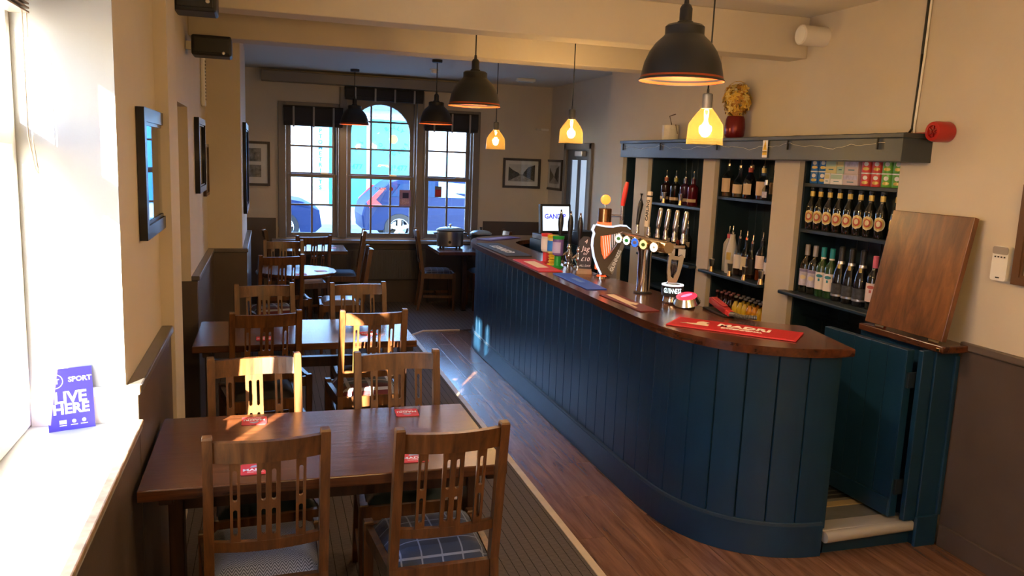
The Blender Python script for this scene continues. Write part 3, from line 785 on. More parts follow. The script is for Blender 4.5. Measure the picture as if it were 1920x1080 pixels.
coaster('red coaster on the small table under the left far window', 0.70, 9.20, 0.0, big=False)

# ================================================================== BAR
def smooth_path(pts, n=6):
    out = []
    P = [Vector(p) for p in pts]
    for i in range(len(P) - 1):
        p0, p1, p2, p3 = P[max(i - 1, 0)], P[i], P[i + 1], P[min(i + 2, len(P) - 1)]
        for k in range(n):
            t = k / n
            out.append(0.5 * ((2 * p1) + (p2 - p0) * t + (2 * p0 - 5 * p1 + 4 * p2 - p3) * t * t + (3 * p1 - p0 - 3 * p2 + p3) * t ** 3))
    out.append(P[-1]); return out
near = smooth_path([(2.502, 2.985), (2.33, 3.0), (2.15, 3.085), (2.015, 3.225), (1.925, 3.43), (1.897, 3.69)], 5)
far = smooth_path([(1.895, 7.22), (1.945, 7.58), (2.14, 7.93), (2.45, 8.08), (2.75, 8.09)], 5)
path = near + [Vector((1.895, 3.69 + (7.22 - 3.69) * i / 36)) for i in range(1, 36)] + far + [Vector((3.478, 8.09))]
for _ in range(6):      # ease the joints between the curves and the straight
    path = [path[0]] + [(path[i - 1] + 2 * path[i] + path[i + 1]) / 4 for i in range(1, len(path) - 1)] + [path[-1]]
def resample(path, step):
    out = [path[0]]; acc = 0
    for a, b in zip(path, path[1:]):
        L = (b - a).length; d = step - acc
        while d <= L:
            out.append(a + (b - a) * (d / L)); d += step
        acc = (acc + L) % step
    return out
def offset(pts, d):
    out = []
    for i, p in enumerate(pts):
        t = (pts[min(i + 1, len(pts) - 1)] - pts[max(i - 1, 0)]).normalized()
        out.append(p + Vector((-t.y, t.x)) * d)     # +d = towards staff side for this direction
    return out
sgn = 1 if (offset(path, 0.1)[30].x > 1.9) else -1
bar = thing('bar_counter', 'curved dark blue boarded bar counter running down the room', 'bar counter', (0, 0, 0))
fine = resample(path, 0.02)
inn = offset(fine, sgn * 0.05); inn2 = offset(fine, sgn * 0.03)
def ribbon(name, A, B, z0, z1, m, parent):
    bm = bm_new(); poly = [tuple(p) for p in A] + [tuple(p) for p in B[::-1]]
    n = len(A); v = [[bm.verts.new((p.x, p.y, z)) for p in Q] for Q, z in ((A, z0), (A, z1), (B, z1), (B, z0))]
    for i in range(n - 1):
        for k in range(4): bm.faces.new((v[k][i], v[k][i + 1], v[(k + 1) % 4][i + 1], v[(k + 1) % 4][i]))
    bm.faces.new([v[k][0] for k in range(4)][::-1]); bm.faces.new([v[k][-1] for k in range(4)])
    return obj(name, bm, m, parent)
ribbon('carcass', offset(fine, sgn * 0.016), inn, 0.0, 0.978, BLUE, bar)
ribbon('plinth', offset(fine, -sgn * 0.016), offset(fine, sgn * 0.016), 0.002, 0.155, BLUE, bar)
ribbon('plinth_bead', offset(fine, -sgn * 0.012), offset(fine, sgn * 0.016), 0.155, 0.168, mat('worn_bead', (0.03, 0.055, 0.085), 0.35), bar)
# boards: each spans five fine steps (about 10 cm), edges rounded so a groove stays between
st = 7; gap = 0.0045
for i in range(0, len(fine) - 1, st):
    seg = fine[i:i + st + 1]
    if len(seg) < 2: continue
    a, b = seg[0], seg[-1]
    inner = offset(seg, sgn * 0.018); outer = offset(seg, -sgn * 0.0)
    def lerp_end(Q):
        Q = [q.copy() for q in Q]; Q[0] += (Q[1] - Q[0]).normalized() * gap; Q[-1] += (Q[-2] - Q[-1]).normalized() * gap; return Q
    outer = lerp_end(outer); inner = lerp_end(inner)
    mid = offset(seg, sgn * 0.007); mid = [m.copy() for m in mid]; mid[0] += (mid[1] - mid[0]).normalized() * 0.0012; mid[-1] += (mid[-2] - mid[-1]).normalized() * 0.0012
    poly = outer[:]; plan = [mid[0]] + [o for o in outer] + [mid[-1]] + inner[::-1]
    bm = bm_new(); prism(bm, [(p.x, p.y) for p in plan], 0.155, 0.975)
    obj('front_board', bm, BLUE, bar)
# staff side: panel under the counter back edge
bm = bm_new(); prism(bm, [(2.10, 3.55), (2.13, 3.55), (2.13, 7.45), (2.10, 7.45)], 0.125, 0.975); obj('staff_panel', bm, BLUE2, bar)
bm = bm_new(); prism(bm, [(2.495, 3.0), (2.535, 3.0), (2.60, 3.38), (2.56, 3.38)], 0.0, 0.975); obj('end_panel', bm, BLUE, bar)

top = thing('worktop', 'glossy brown wooden bar top following the curved counter', 'worktop', (0, 0, 0.98))
outer = [p.copy() for p in offset(resample(path, 0.06) + [path[-1]], -sgn * 0.052)]
outer[0] = Vector((2.545, 2.932)); outer[-1].x = 3.478
inner_pts = smooth_path([(3.478, 7.74), (2.74, 7.74), (2.44, 7.60), (2.30, 7.38), (2.28, 7.0)], 4) + smooth_path([(2.28, 5.25), (2.345, 4.75), (2.375, 4.35), (2.38, 3.72), (2.47, 3.56), (2.65, 3.42)], 5)
poly = [(p.x, p.y) for p in outer] + [(p.x, p.y) for p in inner_pts]
bm = bm_new(); prism(bm, poly, 0.0, 0.04)
bmesh.ops.bevel(bm, geom=[e for e in bm.edges if abs(e.verts[0].co.z - e.verts[1].co.z) < 1e-6], offset=0.008, segments=2, profile=0.5, affect='EDGES')
obj('counter_slab', bm, BARTOP, top)

# ---- raised floor behind the bar with its steel nosing
bf = struct('floor_bar', 'raised grey vinyl floor behind the bar')
bm = bm_new(); prism(bm, [(2.53, 3.0), (3.02, 3.02), (3.02, 3.52), (3.52, 3.52), (3.52, 7.9), (2.14, 7.9), (2.14, 3.56), (2.60, 3.40)], -0.01, 0.115)
obj('vinyl', bm, mat('grey_vinyl', (0.16, 0.165, 0.165), 0.5, var=0.1, vscale=20), bf)
bm = bm_new(); box(bm, 2.56, 3.02, 3.22, 3.27, 0.114, 0.120); obj('joint_strip', bm, mat('pale_wood_strip', srgb(170, 150, 110), 0.5), bf)
bm = bm_new()
for k in range(4): box(bm, 2.60, 2.98, 3.31 + 0.045 * k, 3.335 + 0.045 * k, 0.113, 0.122, bev=0.002)
obj('mat_ribs', bm, BLACKP, bf)
t5 = struct('trim_5', 'rounded steel nosing on the step into the bar')
bm = bm_new(); tube(bm, [(2.515, 2.970, 0.095), (3.045, 2.992, 0.095)], 0.028, 14); box(bm, 2.515, 3.04, 2.985, 3.08, 0.108, 0.1235, bev=0.004)
obj('nosing', bm, mat('aluminium_nosing', (0.62, 0.60, 0.56), 0.42, 0.45), t5)
bxo('riser', (2.50, 3.10, 3.0, 3.02, 0.0, 0.09), BLUE, t5)

# ---- gate, its post and the ledge at the wall
gp = thing('gate_post', 'dark blue boxed post and panel at the wall beside the bar opening', 'post', (3.05, 3.0, 0))
bxo('post_face', (-0.01, 0.123, -0.04, 0.01, 0.0, 0.985), BLUE, gp, bev=0.004)
bxo('post_plinth', (-0.02, 0.105, -0.055, -0.035, 0.0, 0.155), BLUE, gp, bev=0.004)
bxo('post_bead', (0.098, 0.123, -0.052, -0.036, 0.155, 0.96), BLUE, gp, bev=0.005)
bxo('hinge_stile', (-0.080, -0.012, -0.030, 0.0, 0.13, 0.985), BLUE, gp, bev=0.004)
bxo('side_panel', (0.0, 0.13, 0.012, 0.49, 0.0, 0.985), BLUE, gp, bev=0.004)
ga = thing('bar_gate', 'dark blue boarded half gate swung open into the bar', 'gate', (2.945, 3.02, 0.135), R(3))
for k in range(5):
    bxo('board', (-0.018, 0.018, 0.012 + k * 0.112, 0.012 + k * 0.112 + 0.110, 0.09, 0.845), BLUE, ga, bev=0.004)
bxo('bottom_rail', (-0.026, 0.022, 0.008, 0.575, 0.0, 0.09), BLUE, ga, bev=0.004)
bxo('edge_stile', (-0.022, 0.022, 0.0, 0.012, 0.0, 0.845), BLUE, ga, bev=0.002)
for z in (0.12, 0.66):
    h_ = bxo('hinge', (-0.012, 0.055, -0.014, 0.001, z, z + 0.075), mat('painted_hinge', (0.04, 0.06, 0.085), 0.3, 0.6), ga, bev=0.002)
    bm = bm_new()
    for q in range(3): lathe(bm, [(0, -0.0165), (0.005, -0.0165), (0.005, -0.014)], 8, M=Matrix.Translation((0.035, 0, z + 0.015 + q * 0.022)) @ Matrix.Rotation(-PI / 2, 4, 'X') @ Matrix.Rotation(PI, 4, 'X'))
    obj('screws', bm, STEEL, h_)
le = thing('counter_ledge', 'short dark wooden ledge fixed to the wall above the blue post', 'ledge', (3.10, 3.17, 0.986))
bxo('ledge_board', (-0.085, 0.087, -0.265, 0.30, 0.0, 0.034), BARTOP, le, bev=0.005)
bxo('catch', (-0.096, -0.084, -0.255, -0.235, 0.008, 0.024), BRASS, le, bev=0.002)

fb = thing('counter_flap', 'raised oak counter flap leaning on the wall above the ledge', 'counter flap', (3.045, 3.17, 1.022))
# board: 0.50 wide, 0.60 tall, leaning back to the wall
Mb = frame((0.0, 0.0, 0.012), (0.02, -1, 0), (0.105, 0.055, 0.58))
bm = bm_new(); box(bm, -0.255, 0.245, 0.0, 0.595, 0.0, 0.03, bev=0.003); bmesh.ops.transform(bm, matrix=Mb, verts=bm.verts[:])
obj('flap_board', bm, FLAPW, fb)
for zx in (-0.18, 0.17):
    bm = bm_new(); box(bm, zx - 0.03, zx + 0.03, -0.012, 0.02, -0.006, 0.0, M=Mb); obj('hinge', bm, BRASS, fb)
# ================================================================== BACK BAR
sh = thing('back_bar_shelving', 'dark blue shelving set into the wall recesses behind the bar', 'shelving', (0, 0, 0))
for bi, (a, b) in enumerate(BAYS):
    n = max(2, round((b - a) / 0.10)); w = (b - a - 0.02) / n
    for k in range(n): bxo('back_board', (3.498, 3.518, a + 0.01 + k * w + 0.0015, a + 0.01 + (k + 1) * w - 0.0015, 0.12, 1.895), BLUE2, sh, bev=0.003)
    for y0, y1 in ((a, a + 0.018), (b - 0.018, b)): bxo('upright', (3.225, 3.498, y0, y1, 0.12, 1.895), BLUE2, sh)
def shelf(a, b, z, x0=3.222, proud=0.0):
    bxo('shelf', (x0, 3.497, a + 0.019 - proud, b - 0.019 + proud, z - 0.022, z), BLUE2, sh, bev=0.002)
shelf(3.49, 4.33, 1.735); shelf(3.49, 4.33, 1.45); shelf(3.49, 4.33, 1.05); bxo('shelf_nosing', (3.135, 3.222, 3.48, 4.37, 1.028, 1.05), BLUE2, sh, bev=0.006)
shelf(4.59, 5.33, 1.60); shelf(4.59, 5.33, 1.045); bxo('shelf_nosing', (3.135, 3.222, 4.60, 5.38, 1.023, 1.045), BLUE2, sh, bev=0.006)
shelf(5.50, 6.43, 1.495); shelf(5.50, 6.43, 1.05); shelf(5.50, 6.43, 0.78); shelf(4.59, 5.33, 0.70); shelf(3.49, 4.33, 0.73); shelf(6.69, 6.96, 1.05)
bxo('shelf_nosing', (3.12, 3.222, 5.49, 6.43, 1.028, 1.05), BLUE2, sh, bev=0.006)

co = thing('back_bar_cornice', 'slate blue box cornice above the shelving', 'cornice', (3.10, 4.95, 1.87))
bxo('cornice_box', (-0.098, 0.088, -1.66, 1.67, 0.0, 0.118), CORN, co, bev=0.003)
bxo('cornice_lip', (-0.108, 0.088, -1.67, 1.68, 0.118, 0.142), CORN, co, bev=0.004)
fs = thing('fairy_light_string', 'thin clear wire of tiny lights hooked along the cornice', 'string lights', (2.998, 4.95, 1.93))
bm = bm_new(); random.seed(3); pts = []
hooks = (-1.5, -0.75, 0.05, 0.9, 1.6)
for i in range(90):
    y = -1.55 + 3.15 * i / 89
    d = min(abs(y - h) for h in hooks)
    pts.append((-0.004, y, 0.035 - 0.03 * min(1, d / 0.4) + 0.006 * math.sin(y * 23) + random.uniform(-0.004, 0.004)))
tube(bm, pts, 0.0011, 5); obj('wire', bm, mat('clear_wire', (0.75, 0.70, 0.6), 0.3, emit=None), fs)
for h in hooks: bxo('hook', (-0.012, 0.0, h - 0.004, h + 0.004, 0.0, 0.055), BLACKP, fs)
ws = thing('warning_sign', 'small white and yellow warning notice with a triangle on the cornice', 'sign', (2.997, 4.43, 1.885))
Ms = frame((-0.003, 0, 0.055), (0, -1, 0), (0, 0, 1))
obj('card', sheet(rrect(0.052, 0.115, 0.004), (), 0.002, Ms), PAPER, ws)
YEL = mat('warning_yellow', (0.85, 0.55, 0.02), 0.5)
obj('triangle', sheet([(-0.021, -0.012), (0.021, -0.012), (0, 0.047)], (), 0.001, Ms @ Matrix.Translation((0, 0, 0.0016))), YEL, ws)
obj('yellow_panel', sheet(rect(-0.023, 0.023, -0.042, -0.016), (), 0.001, Ms @ Matrix.Translation((0, 0, 0.0016))), YEL, ws)
obj('print', text_mesh('WARNING', 0.010, Ms @ Matrix.Translation((0, -0.023, 0.0024)), 0.0004, 0.0003), BLACK, ws)
obj('print', text_mesh('!', 0.030, Ms @ Matrix.Translation((0, 0.008, 0.0024)), 0.0004, 0.001), BLACK, ws)

# ---- bottles
def patch(r, z0, z1, half, oval=False, n=10, c=0.0):
    """label bent round a bottle, centred on the -x,-y quarter that faces the room"""
    bm = bm_new(); rows = []; mid = PI + 0.45 + c
    for j in range(n + 1):
        v = -1 + 2 * j / n; k = math.sqrt(max(0.0, 1 - v * v)) if oval else 1.0
        z = (z0 + z1) / 2 + v * (z1 - z0) / 2
        rows.append([bm.verts.new((r * math.cos(mid + u * half * max(k, 0.02) / 4), r * math.sin(mid + u * half * max(k, 0.02) / 4), z)) for u in range(-4, 5)])
    for A, B in zip(rows, rows[1:]):
        for i in range(8): f = bm.faces.new((A[i], A[i + 1], B[i + 1], B[i])); f.smooth = True
    bm.normal_update()
    ex = bmesh.ops.solidify(bm, geom=bm.faces[:], thickness=-0.0006)
    return bm

def bglass(name, col, rough=0.06, alpha=None):
    return mat(name, col, rough, coat=0.6)
DARKG = bglass('dark_bottle_glass', (0.006, 0.008, 0.008)); GREENG = bglass('green_bottle_glass', (0.012, 0.055, 0.020)); BLKG = bglass('black_bottle_glass', (0.004, 0.005, 0.010))
CLR = glass('clear_bottle_glass', (0.80, 0.84, 0.84), 0.14, 0.03)
CREAM = mat('cream_label', (0.70, 0.60, 0.40), 0.6); GOLD = mat('gold_label', (0.62, 0.45, 0.12), 0.4, 0.3); LREDI = mat('label_red', (0.45, 0.08, 0.06), 0.6)
LAV = mat('lavender_label', (0.52, 0.50, 0.66), 0.6, var=0.25, vscale=40); LWH = mat('white_label', (0.80, 0.74, 0.74), 0.6); LDK = mat('charcoal_label', (0.05, 0.055, 0.06), 0.5, var=0.5, vscale=60)
LPK = mat('pink_label', (0.82, 0.66, 0.62), 0.6); SILV = mat('silver_foil', (0.7, 0.7, 0.72), 0.3, 0.8); TEALF = mat('teal_foil', (0.01, 0.24, 0.30), 0.4); PINKF = mat('pink_foil', (0.80, 0.16, 0.24), 0.45); GREYF = mat('grey_foil', (0.36, 0.34, 0.36), 0.4, 0.3); BLKF = mat('black_foil', (0.015, 0.017, 0.02), 0.45)
KRAFT = mat('tan_label', (0.62, 0.46, 0.30), 0.65); ORJ = mat('orange_juice', (0.80, 0.36, 0.02), 0.25, var=0.25, vscale=30, coat=0.5); YEJ = mat('yellow_juice', (0.72, 0.52, 0.05), 0.25, coat=0.5); COLA = mat('cola', (0.02, 0.006, 0.006), 0.1, coat=0.6); PURP = mat('purple_liqueur', (0.05, 0.012, 0.04), 0.12, coat=0.5); RUBY = mat('ruby_liqueur', (0.10, 0.006, 0.012), 0.12, coat=0.5)
SWOOSHT = mat('swoosh_teal', (0.03, 0.22, 0.32), 0.6); SWOOSHR = mat('swoosh_red', (0.55, 0.12, 0.10), 0.6)

def lathe_obj(nm, prof, m, par, n=18):
    bm = bm_new(); lathe(bm, prof, n); return obj(nm, bm, m, par)
def pourer(par, z, collar=BLACKP):
    lathe_obj('pourer', [(0, z), (0.011, z), (0.011, z + 0.015), (0.005, z + 0.022), (0.004, z + 0.062), (0, z + 0.062)], CHROME, par, 8)
PRO = {}
def proto_bottle(kind):
    t = thing('bottle', kind, 'bottle')
    if kind == 'ale':
        lathe_obj('glass', [(0, 0), (0.032, 0), (0.034, 0.006), (0.034, 0.135), (0.030, 0.155), (0.016, 0.185), (0.0135, 0.20), (0.0135, 0.246), (0.0155, 0.248), (0.0155, 0.256), (0, 0.258)], DARKG, t)
        l = obj('label', patch(0.0346, 0.040, 0.120, 1.05, True), CREAM, t); obj('label_ring', patch(0.0351, 0.048, 0.112, 0.86, True), GOLD, l); obj('label_centre', patch(0.0356, 0.056, 0.104, 0.60, True), LREDI, l); obj('label_spot', patch(0.0361, 0.066, 0.098, 0.34, True), CREAM, l)
        obj('neck_label', patch(0.0150, 0.205, 0.236, 1.4), GOLD, t); lathe_obj('cap', [(0.0152, 0.244), (0.0165, 0.246), (0.016, 0.258), (0, 0.260)], BLACK, t, 14)
    elif kind in ('grey_wine', 'teal_wine', 'pink_wine'):
        g, f_, lb = {'grey_wine': (DARKG, GREYF, LAV), 'teal_wine': (GREENG, TEALF, LWH), 'pink_wine': (DARKG, PINKF, LPK)}[kind]
        lathe_obj('glass', [(0, 0.004), (0.036, 0), (0.038, 0.006), (0.038, 0.175), (0.033, 0.196), (0.016, 0.222), (0.0145, 0.24), (0.0145, 0.295), (0, 0.296)], g, t)
        l = obj('label', patch(0.0386, 0.045, 0.150, 1.25), lb, t)
        if kind == 'grey_wine': obj('label_motif', patch(0.0391, 0.085, 0.112, 0.5, True), CREAM, l); obj('label_band', patch(0.0391, 0.132, 0.148, 1.2), mat('violet_band', (0.22, 0.20, 0.40), 0.6), l)
        else:
            sw = SWOOSHT if kind == 'teal_wine' else SWOOSHR
            obj('label_swoosh', patch(0.0391, 0.118, 0.138, 0.55, True), sw, l); obj('label_tail', patch(0.0391, 0.096, 0.112, 0.16, False), sw, l)
        lathe_obj('capsule', [(0.0158, 0.235), (0.0158, 0.300), (0.013, 0.303), (0, 0.303)], f_, t, 14)
        if kind == 'teal_wine': lathe_obj('capsule_band', [(0.0163, 0.232), (0.0163, 0.242)], LWH, t, 14)
    elif kind == 'sparkling':
        lathe_obj('glass', [(0, 0.004), (0.040, 0), (0.043, 0.008), (0.043, 0.13), (0.036, 0.175), (0.020, 0.225), (0.0155, 0.25), (0.0165, 0.315), (0, 0.316)], BLKG, t)
        l = obj('label', patch(0.0436, 0.035, 0.105, 1.2), LDK, t); obj('label_band', patch(0.0441, 0.030, 0.042, 1.2), SILV, l)
        lathe_obj('capsule', [(0.021, 0.226), (0.0175, 0.25), (0.0185, 0.318), (0.012, 0.325), (0, 0.325)], BLKF, t, 14); lathe_obj('foil_band', [(0.0220, 0.222), (0.0200, 0.238)], SILV, t, 14)
        obj('neck_strip', patch(0.0285, 0.185, 0.222, 0.3), GOLD, t)
    elif kind == 'juice' or kind == 'juice_orange' or kind == 'cola':
        m_ = {'juice': YEJ, 'juice_orange': ORJ, 'cola': COLA}[kind]
        lathe_obj('glass', [(0, 0), (0.026, 0), (0.028, 0.005), (0.028, 0.075), (0.026, 0.09), (0.028, 0.10), (0.024, 0.125), (0.0125, 0.150), (0.0125, 0.155)], m_, t, 14)
        lathe_obj('neck', [(0.0125, 0.155), (0.012, 0.185), (0, 0.186)], CLR if kind != 'cola' else COLA, t, 12)
        obj('label', patch(0.0284, 0.030, 0.068, 0.8), LWH if kind == 'juice' else LREDI if kind == 'cola' else KRAFT, t)
        lathe_obj('cap', [(0.0135, 0.182), (0.0145, 0.184), (0.0135, 0.195), (0, 0.196)], SILV if kind != 'cola' else mat('cola_cap', (0.5, 0.22, 0.26), 0.3, 0.5), t, 12)
    return t
def spirit(label, loc, glass_m, prof, lab=None, lz=(0.04, 0.12), lw=1.1, cap=None, pour=True, collar=None, liquid=None, group='spirit bottles behind the bar'):
    t = thing('spirit_bottle', label, 'bottle', loc, 0, group)
    lathe_obj('glass', prof, glass_m, t)
    top_z = prof[-1][1]
    if liquid:
        m_, h = liquid
        lathe_obj('liquid', [(0, 0.006)] + [(r * 0.93, z) for r, z in prof if 0.004 < z < h and r > 0] + [(prof[2][0] * 0.93, h), (0, h)], m_, t)
    if lab: 
        rr = max(r for r, z in prof) + 0.0008
        obj('label', patch(rr, lz[0], lz[1], lw), lab, t)
    if collar: lathe_obj('collar', [(0.0165, top_z - 0.03), (0.0165, top_z + 0.003), (0, top_z + 0.004)], collar, t, 12)
    if pour: pourer(t, top_z)
    elif cap: lathe_obj('cap', [(0.0165, top_z - 0.025), (0.0165, top_z + 0.008), (0, top_z + 0.009)], cap, t, 12)
    return t
def bprof(r, body, neck, total, rn=0.014): return [(0, 0.003), (r - 0.003, 0), (r, 0.005), (r, body), (r * 0.8, body + (neck - body) * 0.4), (rn, neck), (rn, total), (0, total)]

K = 3.26 / 3.30
wine_y = [4.270, 4.192, 4.114, 4.036, 3.952, 3.862, 3.770, 3.672, 3.590]
ale_y = [v * K for v in (4.325, 4.247, 4.160, 4.07, 3.981, 3.891, 3.804, 3.713, 3.625)]
p = proto_bottle('ale')
for i, y in enumerate(ale_y):
    o = p if i == 0 else dup(p)
    o.location = (3.285 if i == 8 else 3.262, y, 1.4505)
    o['label'] = '%s brown ale bottle from the left, middle shelf of right bay' % ORD[i]; o['group'] = 'ale bottles on the middle shelf'
kinds = ['grey_wine', 'grey_wine', 'teal_wine', 'teal_wine', 'sparkling', 'sparkling', 'sparkling', 'pink_wine', 'pink_wine']
wl_ = ['wine bottle with grey capsule and lavender label, leftmost on the wine shelf', 'second wine bottle with grey capsule and lavender label on the wine shelf',
       'green wine bottle with teal capsule and white label, left one of its pair', 'green wine bottle with teal capsule and white label, right one of its pair',
       'black sparkling wine bottle with dark label, left of the three', 'black sparkling wine bottle with dark label, middle of the three', 'black sparkling wine bottle with dark label, right of the three',
       'dark wine bottle with pink capsule and pale label, beside the sparkling wine', 'wine bottle with pink capsule half hidden by the raised counter flap']
pr = {}
for i, (k, y) in enumerate(zip(kinds, wine_y)):
    if k not in pr: pr[k] = o = proto_bottle(k)
    else: o = dup(pr[k])
    o.location = (3.262, y, 1.0505); o['label'] = wl_[i]; o['group'] = 'wine bottles on the lower shelf of the right bay'; o.name = 'wine_bottle'

# ---- crisp tubes and cartons on the top shelf of the right bay
CANB = mat('crisp_tube_blue', (0.02, 0.16, 0.50), 0.35); CANR = mat('crisp_tube_red', (0.62, 0.05, 0.04), 0.35); CANG = mat('crisp_tube_green', (0.14, 0.42, 0.06), 0.35)
def tube_can(label, y, z, m_, x=3.27, band=CREAM):
    t = thing('crisp_tube', label, 'crisp tube', (x, y, z), 0, 'small crisp tubes on the top shelf')
    lathe_obj('tube', [(0, 0), (0.036, 0), (0.037, 0.003), (0.037, 0.070), (0, 0.071)], m_, t, 20)
    lathe_obj('lid', [(0.038, 0.069), (0.0385, 0.072), (0.0385, 0.076), (0, 0.0765)], CLEARG if False else WPLAST, t, 20)
    obj('snack_print', patch(0.0375, 0.012, 0.030, 0.5, True), band, t)
    obj('face_print', patch(0.0375, 0.036, 0.060, 0.35, True), PAPER, t); obj('moustache_print', patch(0.0380, 0.048, 0.055, 0.3, True), BLACK, t) if False else None
for m_, nm, yy in ((CANB, 'blue', (4.268, 4.188)), (CANR, 'red', (3.818, 3.735)), (CANG, 'green', (3.655, 3.575))):
    for j, y in enumerate(yy):
        for k in range(2):
            tube_can('%s crisp tube, %s one, %s of its stack on the top shelf' % (nm, ('left', 'right')[j], ('bottom', 'top')[k]), y, 1.7355 + k * 0.077, m_, band=GOLD)
def carton(label, y0, y1, z0, z1, m_, m2, x0=3.24):
    t = thing('carton', label, 'carton', (x0 + 0.04, (y0 + y1) / 2, z0), 0, 'small cartons between the crisp tubes')
    h = (y1 - y0) / 2
    bxo('box', (-0.04, 0.04, -h, h, 0, z1 - z0), m_, t, bev=0.001)
    bxo('printed_band', (-0.0408, -0.04, -h + 0.004, h - 0.004, (z1 - z0) * 0.5, (z1 - z0) * 0.9), m2, t)
    bxo('print_line', (-0.0412, -0.0408, -h * 0.5, h * 0.4, (z1 - z0) * 0.25, (z1 - z0) * 0.32), SIGNT, t)
PALEY = mat('pale_yellow_card', (0.72, 0.64, 0.30), 0.6); PALEG = mat('pale_green_card', (0.45, 0.62, 0.48), 0.6); PINKC = mat('pale_mauve_card', (0.62, 0.52, 0.54), 0.6)
carton('small white and yellow carton beside the blue crisp tubes', 4.105, 4.155, 1.7355, 1.80, PAPER, PALEY)
carton('white carton with green print, centre of the top shelf', 3.995, 4.098, 1.7355, 1.80, PAPER, PALEG)
carton('mauve grey carton beside the red crisp tubes', 3.865, 3.988, 1.7355, 1.80, PINKC, LAV)
carton('yellow printed carton stacked on the left small carton', 4.055, 4.150, 1.8005, 1.882, PALEY, PALEG)
carton('green and yellow carton stacked on the white carton', 3.990, 4.050, 1.8005, 1.882, PALEG, PALEY)
carton('mauve grey carton stacked on its twin', 3.868, 3.984, 1.8005, 1.882, PINKC, LAV)

# ---- middle bay, top shelf
S = 1.6005
spirit('square shouldered clear bottle with cream label, leftmost on middle bay top shelf', (3.27, 5.268, S), CLR, bprof(0.043, 0.15, 0.19, 0.225), KRAFT, (0.035, 0.135), 0.9, liquid=(mat('rye', (0.12, 0.06, 0.02), 0.2), 0.12))
spirit('short clear bottle with cream square label, second on middle bay top shelf', (3.27, 5.115, S), CLR, bprof(0.046, 0.10, 0.16, 0.215), KRAFT, (0.03, 0.095), 0.95, liquid=(mat('pale_rum', (0.10, 0.07, 0.03), 0.2), 0.09))
spirit('black bottle with tankard shaped tan label and red collar, middle bay top shelf', (3.26, 4.968, S), BLKG, bprof(0.045, 0.12, 0.18, 0.215), KRAFT, (0.03, 0.105), 0.75, collar=LREDI)
spirit('dark bottle with tall cream label and gold neck, middle bay top shelf', (3.27, 4.825, S), CLR, bprof(0.045, 0.125, 0.165, 0.215), KRAFT, (0.03, 0.125), 0.9, collar=GOLD, liquid=(COLA, 0.12))
spirit('small faceted clear bottle in front on middle bay top shelf', (3.245, 4.742, S), CLR, bprof(0.030, 0.075, 0.10, 0.13), LAV, (0.02, 0.06), 0.6, cap=STEEL, pour=False)
spirit('green bottle with orange collar right end of middle bay top shelf', (3.30, 4.668, S), GREENG, bprof(0.038, 0.12, 0.17, 0.205), None, collar=mat('orange_collar', (0.55, 0.20, 0.05), 0.5), pour=False, cap=GREENG)
for i, y in enumerate((5.19, 4.89)):
    spirit(('cream labelled bottle behind the leftmost one, middle bay top shelf', 'grey boxed bottle standing behind the tankard label bottle')[i], (3.40, y - 0.02, S), CLR, bprof(0.04, 0.14, 0.18, 0.23), KRAFT, (0.04, 0.12), 0.9, pour=False, cap=KRAFT)
# ---- middle bay, main shelf
S = 1.0455
WB = mat('white_bottle', (0.62, 0.60, 0.57), 0.35)
spirit('frosted white bottle with pink collar, leftmost on middle bay main shelf', (3.31, 5.255, S), mat('frosted_glass_white', (0.50, 0.50, 0.50), 0.45), bprof(0.040, 0.20, 0.25, 0.275), None, collar=PINKF)
spirit('glossy white coconut liqueur bottle with oval gold picture on the main shelf', (3.27, 5.145, S), WB, [(0, 0.003), (0.040, 0), (0.043, 0.006), (0.043, 0.14), (0.036, 0.19), (0.019, 0.26), (0.019, 0.285), (0, 0.286)], GOLD, (0.10, 0.155), 0.45)
spirit('rum bottle with white label and dark base, third on middle bay main shelf', (3.27, 5.045, S), CLR, bprof(0.036, 0.165, 0.22, 0.265, 0.012), LWH, (0.05, 0.15), 1.0, liquid=(COLA, 0.14))
spirit('bottle with cream and brown framed label, fourth on the main shelf', (3.27, 4.958, S), CLR, bprof(0.036, 0.16, 0.21, 0.265, 0.012), CREAM, (0.05, 0.145), 0.8, liquid=(COLA, 0.15))
spirit('black square whiskey bottle with black label on middle bay main shelf', (3.26, 4.868, S), CLR, bprof(0.038, 0.15, 0.20, 0.245, 0.012), BLACK, (0.03, 0.14), 1.1, liquid=(COLA, 0.15))
spirit('brandy bottle with cream label over dark spirit on the main shelf', (3.27, 4.765, S), CLR, bprof(0.040, 0.185, 0.235, 0.275, 0.012), LPK, (0.085, 0.175), 0.9, liquid=(mat('brandy', (0.16, 0.03, 0.006), 0.15), 0.075), collar=BLACKP)
spirit('bottle with white and red label, right end of the main shelf', (3.27, 4.665, S), CLR, bprof(0.038, 0.155, 0.21, 0.26, 0.012), LWH, (0.06, 0.14), 1.0, liquid=(COLA, 0.05))
def jigger(label, loc):
    t = thing('jigger', label, 'measure', loc, 0, 'spirit measures on the shelf edges')
    lathe_obj('base_cup', [(0, 0.001), (0.019, 0), (0.013, 0.038)], BRASS, t, 16); lathe_obj('upper_cup', [(0.012, 0.038), (0.021, 0.092), (0.0195, 0.092), (0.011, 0.040)], STEEL, t, 16)
for i, y in enumerate((5.235, 4.985, 4.80, 4.605)):
    jigger('%s steel and brass spirit measure from the left on middle bay main shelf' % ORD[i], (3.165, y, 1.0455))
jigger('spirit measure on the left of the upper shelf in the left bay', (3.236, 6.19, 1.4955)); jigger('spirit measure on the right of the upper shelf in the left bay', (3.236, 5.90, 1.4955))
